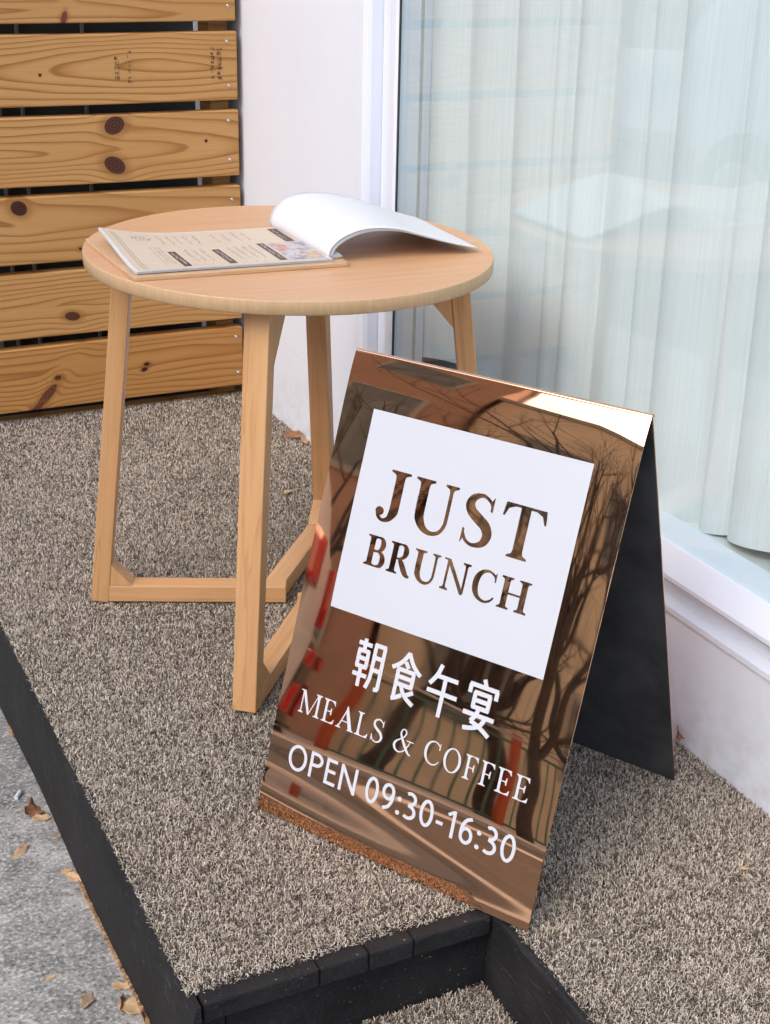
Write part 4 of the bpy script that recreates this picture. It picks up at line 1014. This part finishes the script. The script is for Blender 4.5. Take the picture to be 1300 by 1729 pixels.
# ------------------------------------------------------------------ the street behind the viewer (it shows in sign and glass)
M_CARWHITE = mat_plain('car_white', (0.72, 0.72, 0.73), 0.18, spec=0.6)
M_CGL = mat_plain('car_glass', (0.02, 0.022, 0.025), 0.05, spec=0.8)
M_TYRE = mat_plain('tyre_rubber', (0.02, 0.02, 0.02), 0.8)
M_RIMM = mat_plain('wheel_rim', (0.5, 0.5, 0.52), 0.3, 1.0)
M_TAIL = mat_plain('tail_red', (0.55, 0.015, 0.012), 0.12, spec=0.8)
M_BLKP = mat_plain('black_plastic', (0.025, 0.025, 0.027), 0.5)
def car(x0, yrear, label, heading=1, name='parked_car', paint=None, KZ=1.15):
    M_CARW = paint or M_CARWHITE
    """a hatchback, rear at yrear, body running towards heading*Y; x0 = centre line"""
    g = gz(yrear + heading * 2) - 0.125
    c = tag(empty(name, (x0, yrear + heading * 2, g)), label, 'car')
    W = 0.86
    # side profile stations: (length from the rear, sill z, belt z, top z, half width belt, half width top)
    ST = [(0.00, .42, .80, .86, .66, .60), (0.06, .30, .88, 1.02, .78, .62), (0.22, .24, .93, 1.22, .84, .63), (0.55, .20, .95, 1.43, .86, .64), (1.10, .19, .95, 1.50, .86, .66), (1.9, .19, .94, 1.49, .86, .66), (2.45, .19, .93, 1.38, .86, .64), (2.95, .19, .92, 1.06, .85, .66), (3.3, .20, .88, .97, .84, .70), (3.75, .24, .78, .86, .80, .66), (3.98, .30, .66, .72, .70, .55), (4.05, .40, .58, .62, .58, .45)]
    V = []; Fc = []; nP = None
    for (l, zs, zb, zt_, wb, wt) in ST:
        half = [(0.0, zs), (wb * .86, zs), (wb * .98, zs + .12), (wb, (zs + zb) / 2), (wb * .97, zb), (wb * .93, zb + .02), ((wb * .93 + wt) / 2, (zb + zt_) / 2 + .03), (wt, zt_ - .05), (wt * .7, zt_), (0, zt_ + .015)]
        ring = half + [(-a, b) for a, b in half[1:-1]][::-1]; nP = len(ring)
        V += [Vector((x0 + a, yrear + heading * l, g + b * KZ)) for a, b in ring]
    for i in range(len(ST) - 1):
        for k in range(nP): Fc.append((i * nP + k, i * nP + (k + 1) % nP, (i + 1) * nP + (k + 1) % nP, (i + 1) * nP + k))
    Fc.append(tuple(range(nP))); Fc.append(tuple(range((len(ST) - 1) * nP, len(ST) * nP))[::-1])
    b = part('body', V, Fc, M_CARW, c, smooth=True)
    bm = bmesh.new(); bm.from_mesh(b.data); bmesh.ops.recalc_face_normals(bm, faces=bm.faces); bm.to_mesh(b.data); bm.free()
    ss = b.modifiers.new('smooth', 'SUBSURF'); ss.levels = 2; ss.render_levels = 2
    P = lambda a, l, z: Vector((x0 + a, yrear + heading * l, g + z * (KZ if z > .3 else 1)))
    def slabp(nm, Q, mat, th=0.012):
        cen = sum(Q, Vector()) / len(Q); out = (cen - P(0, 2, .8)); nn = (Q[1] - Q[0]).cross(Q[2] - Q[0]).normalized()
        if nn.dot(out) < 0: nn = -nn
        n = len(Q); VV = [q + nn * th for q in Q] + [q - nn * th for q in Q]
        part(nm, VV, [tuple(range(n)), tuple(range(n, 2 * n))[::-1]] + [(i, n + i, n + (i + 1) % n, (i + 1) % n) for i in range(n)], mat, c)
    slabp('rear_window', [P(-.56, .12, 1.03), P(.56, .12, 1.03), P(.52, .40, 1.35), P(-.52, .40, 1.35)], M_CGL)
    slabp('windscreen', [P(-.60, 2.98, 1.05), P(.60, 2.98, 1.05), P(.54, 2.5, 1.38), P(-.54, 2.5, 1.38)], M_CGL)
    for s in (-1, 1):
        slabp('side_window', [P(s * .80, .75, 1.0), P(s * .80, 1.55, 1.0), P(s * .69, 1.55, 1.36), P(s * .69, .85, 1.36)], M_CGL)
        slabp('side_window', [P(s * .80, 1.62, 1.0), P(s * .80, 2.62, 1.0), P(s * .69, 2.30, 1.34), P(s * .69, 1.62, 1.36)], M_CGL)
        # wrap-round tail lamp
        VV, FF = grid_geo(8, 5, lambda u, v: P(s * (.46 + .32 * math.sin(u * 1.45)), -.035 + .30 * (u ** 2.2), (.68 + .19 * v + .02 * u)))
        n = len(VV); cc = P(0, .9, .7)
        VV += [v + (cc - v).normalized() * .05 for v in VV]; W_ = 9
        FF += [tuple(reversed([i + n for i in f])) for f in FF]
        for i in range(8): FF.append((i + 1, i, n + i, n + i + 1)); t = 5 * W_ + i; FF.append((t, t + 1, n + t + 1, n + t))
        for j in range(5): FF.append((j * W_, (j + 1) * W_, n + (j + 1) * W_, n + j * W_)); t = j * W_ + 8; FF.append((t + W_, t, n + t, n + t + W_))
        part('tail_light', VV, FF, M_TAIL, c, smooth=True)
        for l in (.78, 3.22):
            cx = x0 + s * .78; o_ = P(s * .78, l, .30)
            V2, F2 = tube_geo([o_ - Vector((.10, 0, 0)), o_ - Vector((.085, 0, 0)), o_ + Vector((.085, 0, 0)), o_ + Vector((.10, 0, 0))], [.27, .30, .30, .27], 28)
            w_ = part('tyre', V2, F2, M_TYRE, c)
            V2, F2 = tube_geo([o_ - Vector((.105, 0, 0)), o_ + Vector((.105, 0, 0))], .18, 20); part('rim', V2, F2, M_RIMM, c)
    slabp('bumper_strip', [P(-.62, -.005, .36), P(.62, -.005, .36), P(.62, -.005, .44), P(-.62, -.005, .44)], M_BLKP)
    return c
car(-2.80, 1.83, 'white hatchback whose red tail lamp shows in the copper sign', 1, KZ=1.36)

car(-7.0, 2.1, 'dark car added across the street to darken the left of the mirror image', 1, paint=mat_plain('car_dark', (0.05, 0.04, 0.035), 0.2, spec=0.6), KZ=1.05)  # added car, stands in for dark brush mirrored left of the railing
# railing with an orange post
def railing(x, y0, y1):
    M_G = mat_plain('rail_green', (0.10, 0.20, 0.14), 0.4); M_O = mat_plain('post_orange', (0.62, 0.11, 0.03), 0.4); M_SI = mat_plain('rail_steel', (0.5, 0.5, 0.5), 0.3, 1.0)
    b = empty('street_railing', (x, (y0 + y1) / 2, gz((y0 + y1) / 2) - 0.12)); tag(b, 'green street railing with orange posts mirrored in the copper sign', 'railing')
    z = lambda y: gz(y) - 0.12
    for h in (0.18, 0.92):
        bar('rail', (x, y0, z(y0) + h), (x, y1, z(y1) + h), 0.05, 0.06, (1, 0, 0), M_G, b)
    bar('rail', (x + .06, y0, z(y0) + 1.08), (x + .06, y1, z(y1) + 1.08), 0.05, 0.05, (1, 0, 0), M_SI, b)
    y = y0; i = 0
    while y <= y1 + 1e-6:
        if i % 10 == 0:
            V, Fc = tube_geo([(x, y, z(y)), (x, y, z(y) + 1.15)], 0.055, 14); part('post', V, Fc, M_O, b)
        else: box('baluster', (x - .012, y - .012, z(y) + .19), (x + .012, y + .012, z(y) + .90), M_G, b)
        y += 0.14; i += 1
railing(-8.8, -3.75, 1.85)

# bare street trees
M_BARK = mat_concrete('bark', (0.060, 0.045, 0.035), (0.13, 0.10, 0.08), 3)
def tree(x, y, h, seed, label):
    rr = random.Random(seed); g = gz(y) - 0.1
    t = tag(empty('bare_tree', (x, y, g)), label, 'tree', 'bare street trees')
    TV, TF, CV, CF = [], [], [], []
    def grow(p, d, L, r, depth):
        n = 5; P = [p]; rad = [r]; dd = d.copy()
        for i in range(n):
            dd = (dd + Vector((rr.gauss(0, .10), rr.gauss(0, .10), rr.gauss(.04, .06)))).normalized()
            P.append(P[-1] + dd * (L / n)); rad.append(r * (1 - .45 * (i + 1) / n))
        V, Fc = (TV, TF) if depth == 0 else (CV, CF)
        tube_geo(P, rad, 9 if depth < 2 else 5 if depth < 4 else 3, V, Fc, False)
        if depth >= 6 or rad[-1] < 0.0025: return
        kids = 4 if depth < 2 else 3 if depth < 5 else 2
        for k in range(kids):
            i = n if k == 0 else rr.randint(2, n)
            a = rr.uniform(0, 2 * math.pi); sp_ = rr.uniform(.45, .95)
            ax = dd.orthogonal().normalized(); ax.rotate(Matrix.Rotation(a, 3, dd))
            nd = (dd * math.cos(sp_) + ax * math.sin(sp_)).normalized()
            grow(P[i], nd, L * rr.uniform(.62, .82), rad[i] * rr.uniform(.6, .78), depth + 1)
    grow(Vector((x, y, g)), Vector((0.02, 0.03, 1)), h * .22, h * .015, 0)
    part('trunk', TV, TF, M_BARK, t, smooth=True); part('crown', CV, CF, M_BARK, t, smooth=True)
tree(-9.4, 0.5, 7.5, 3, 'bare tree behind the railing, mirrored in the sign')
tree(-7.4, 2.2, 7.2, 8, 'bare tree behind the parked car, mirrored dark in the sign')
tree(-7.6, -0.55, 8.6, 15, 'bare tree at the end of the railing, mirrored in the sign')
tree(-6.9, 0.25, 8.0, 21, 'slender bare tree on the near side of the railing, mirrored in the sign')
tree(-10.5, 1.5, 8.2, 33, 'tallest bare tree close to the cream building, mirrored in the sign')

# building across the street
M_PANE = mat_plain('house_pane', (0.22, 0.19, 0.16), 0.25, var=0.3, vscale=2)
M_WFR = mat_plain('house_window_frame', (0.50, 0.40, 0.30), 0.5)
def house(x, y0, y1, h, wallc, label, seed):
    mw = mat_plain('facade_%d' % seed, wallc, 0.8, var=0.08, vscale=1.5)
    b = tag(empty('street_building', (x, (y0 + y1) / 2, -0.6)), label, 'building')
    box('wall', (x - 6, y0, -2), (x, y1, h), mw, b)
    box('cornice', (x - 6.1, y0 - .1, h + .002), (x + .15, y1 + .1, h + .3), M_KERB, b)
    rr = random.Random(seed); ny = int((y1 - y0) / 2.3)
    for fl in range(int(h // 2.9)):
        for k in range(ny):
            yc = y0 + (k + .5) * (y1 - y0) / ny; zc = 0.6 + fl * 2.9
            w = box('window', (x + .002, yc - .62, zc), (x + .06, yc + .62, zc + 1.5), M_WFR, b)
            pn = box('pane', (x + .0605, yc - .54, zc + .08), (x + .066, yc + .54, zc + 1.42), M_PANE, w)
            pn.matrix_basis = Matrix.Translation((0.0335, 0, 0))
house(-14.0, 2.2, 16.0, 9.6, (0.55, 0.29, 0.18), 'red brick building across the street mirrored in the sign', 1)
house(-14.6, -16.0, 2.1, 7.0, (0.86, 0.64, 0.42), 'cream building across the street mirrored in the sign', 2)
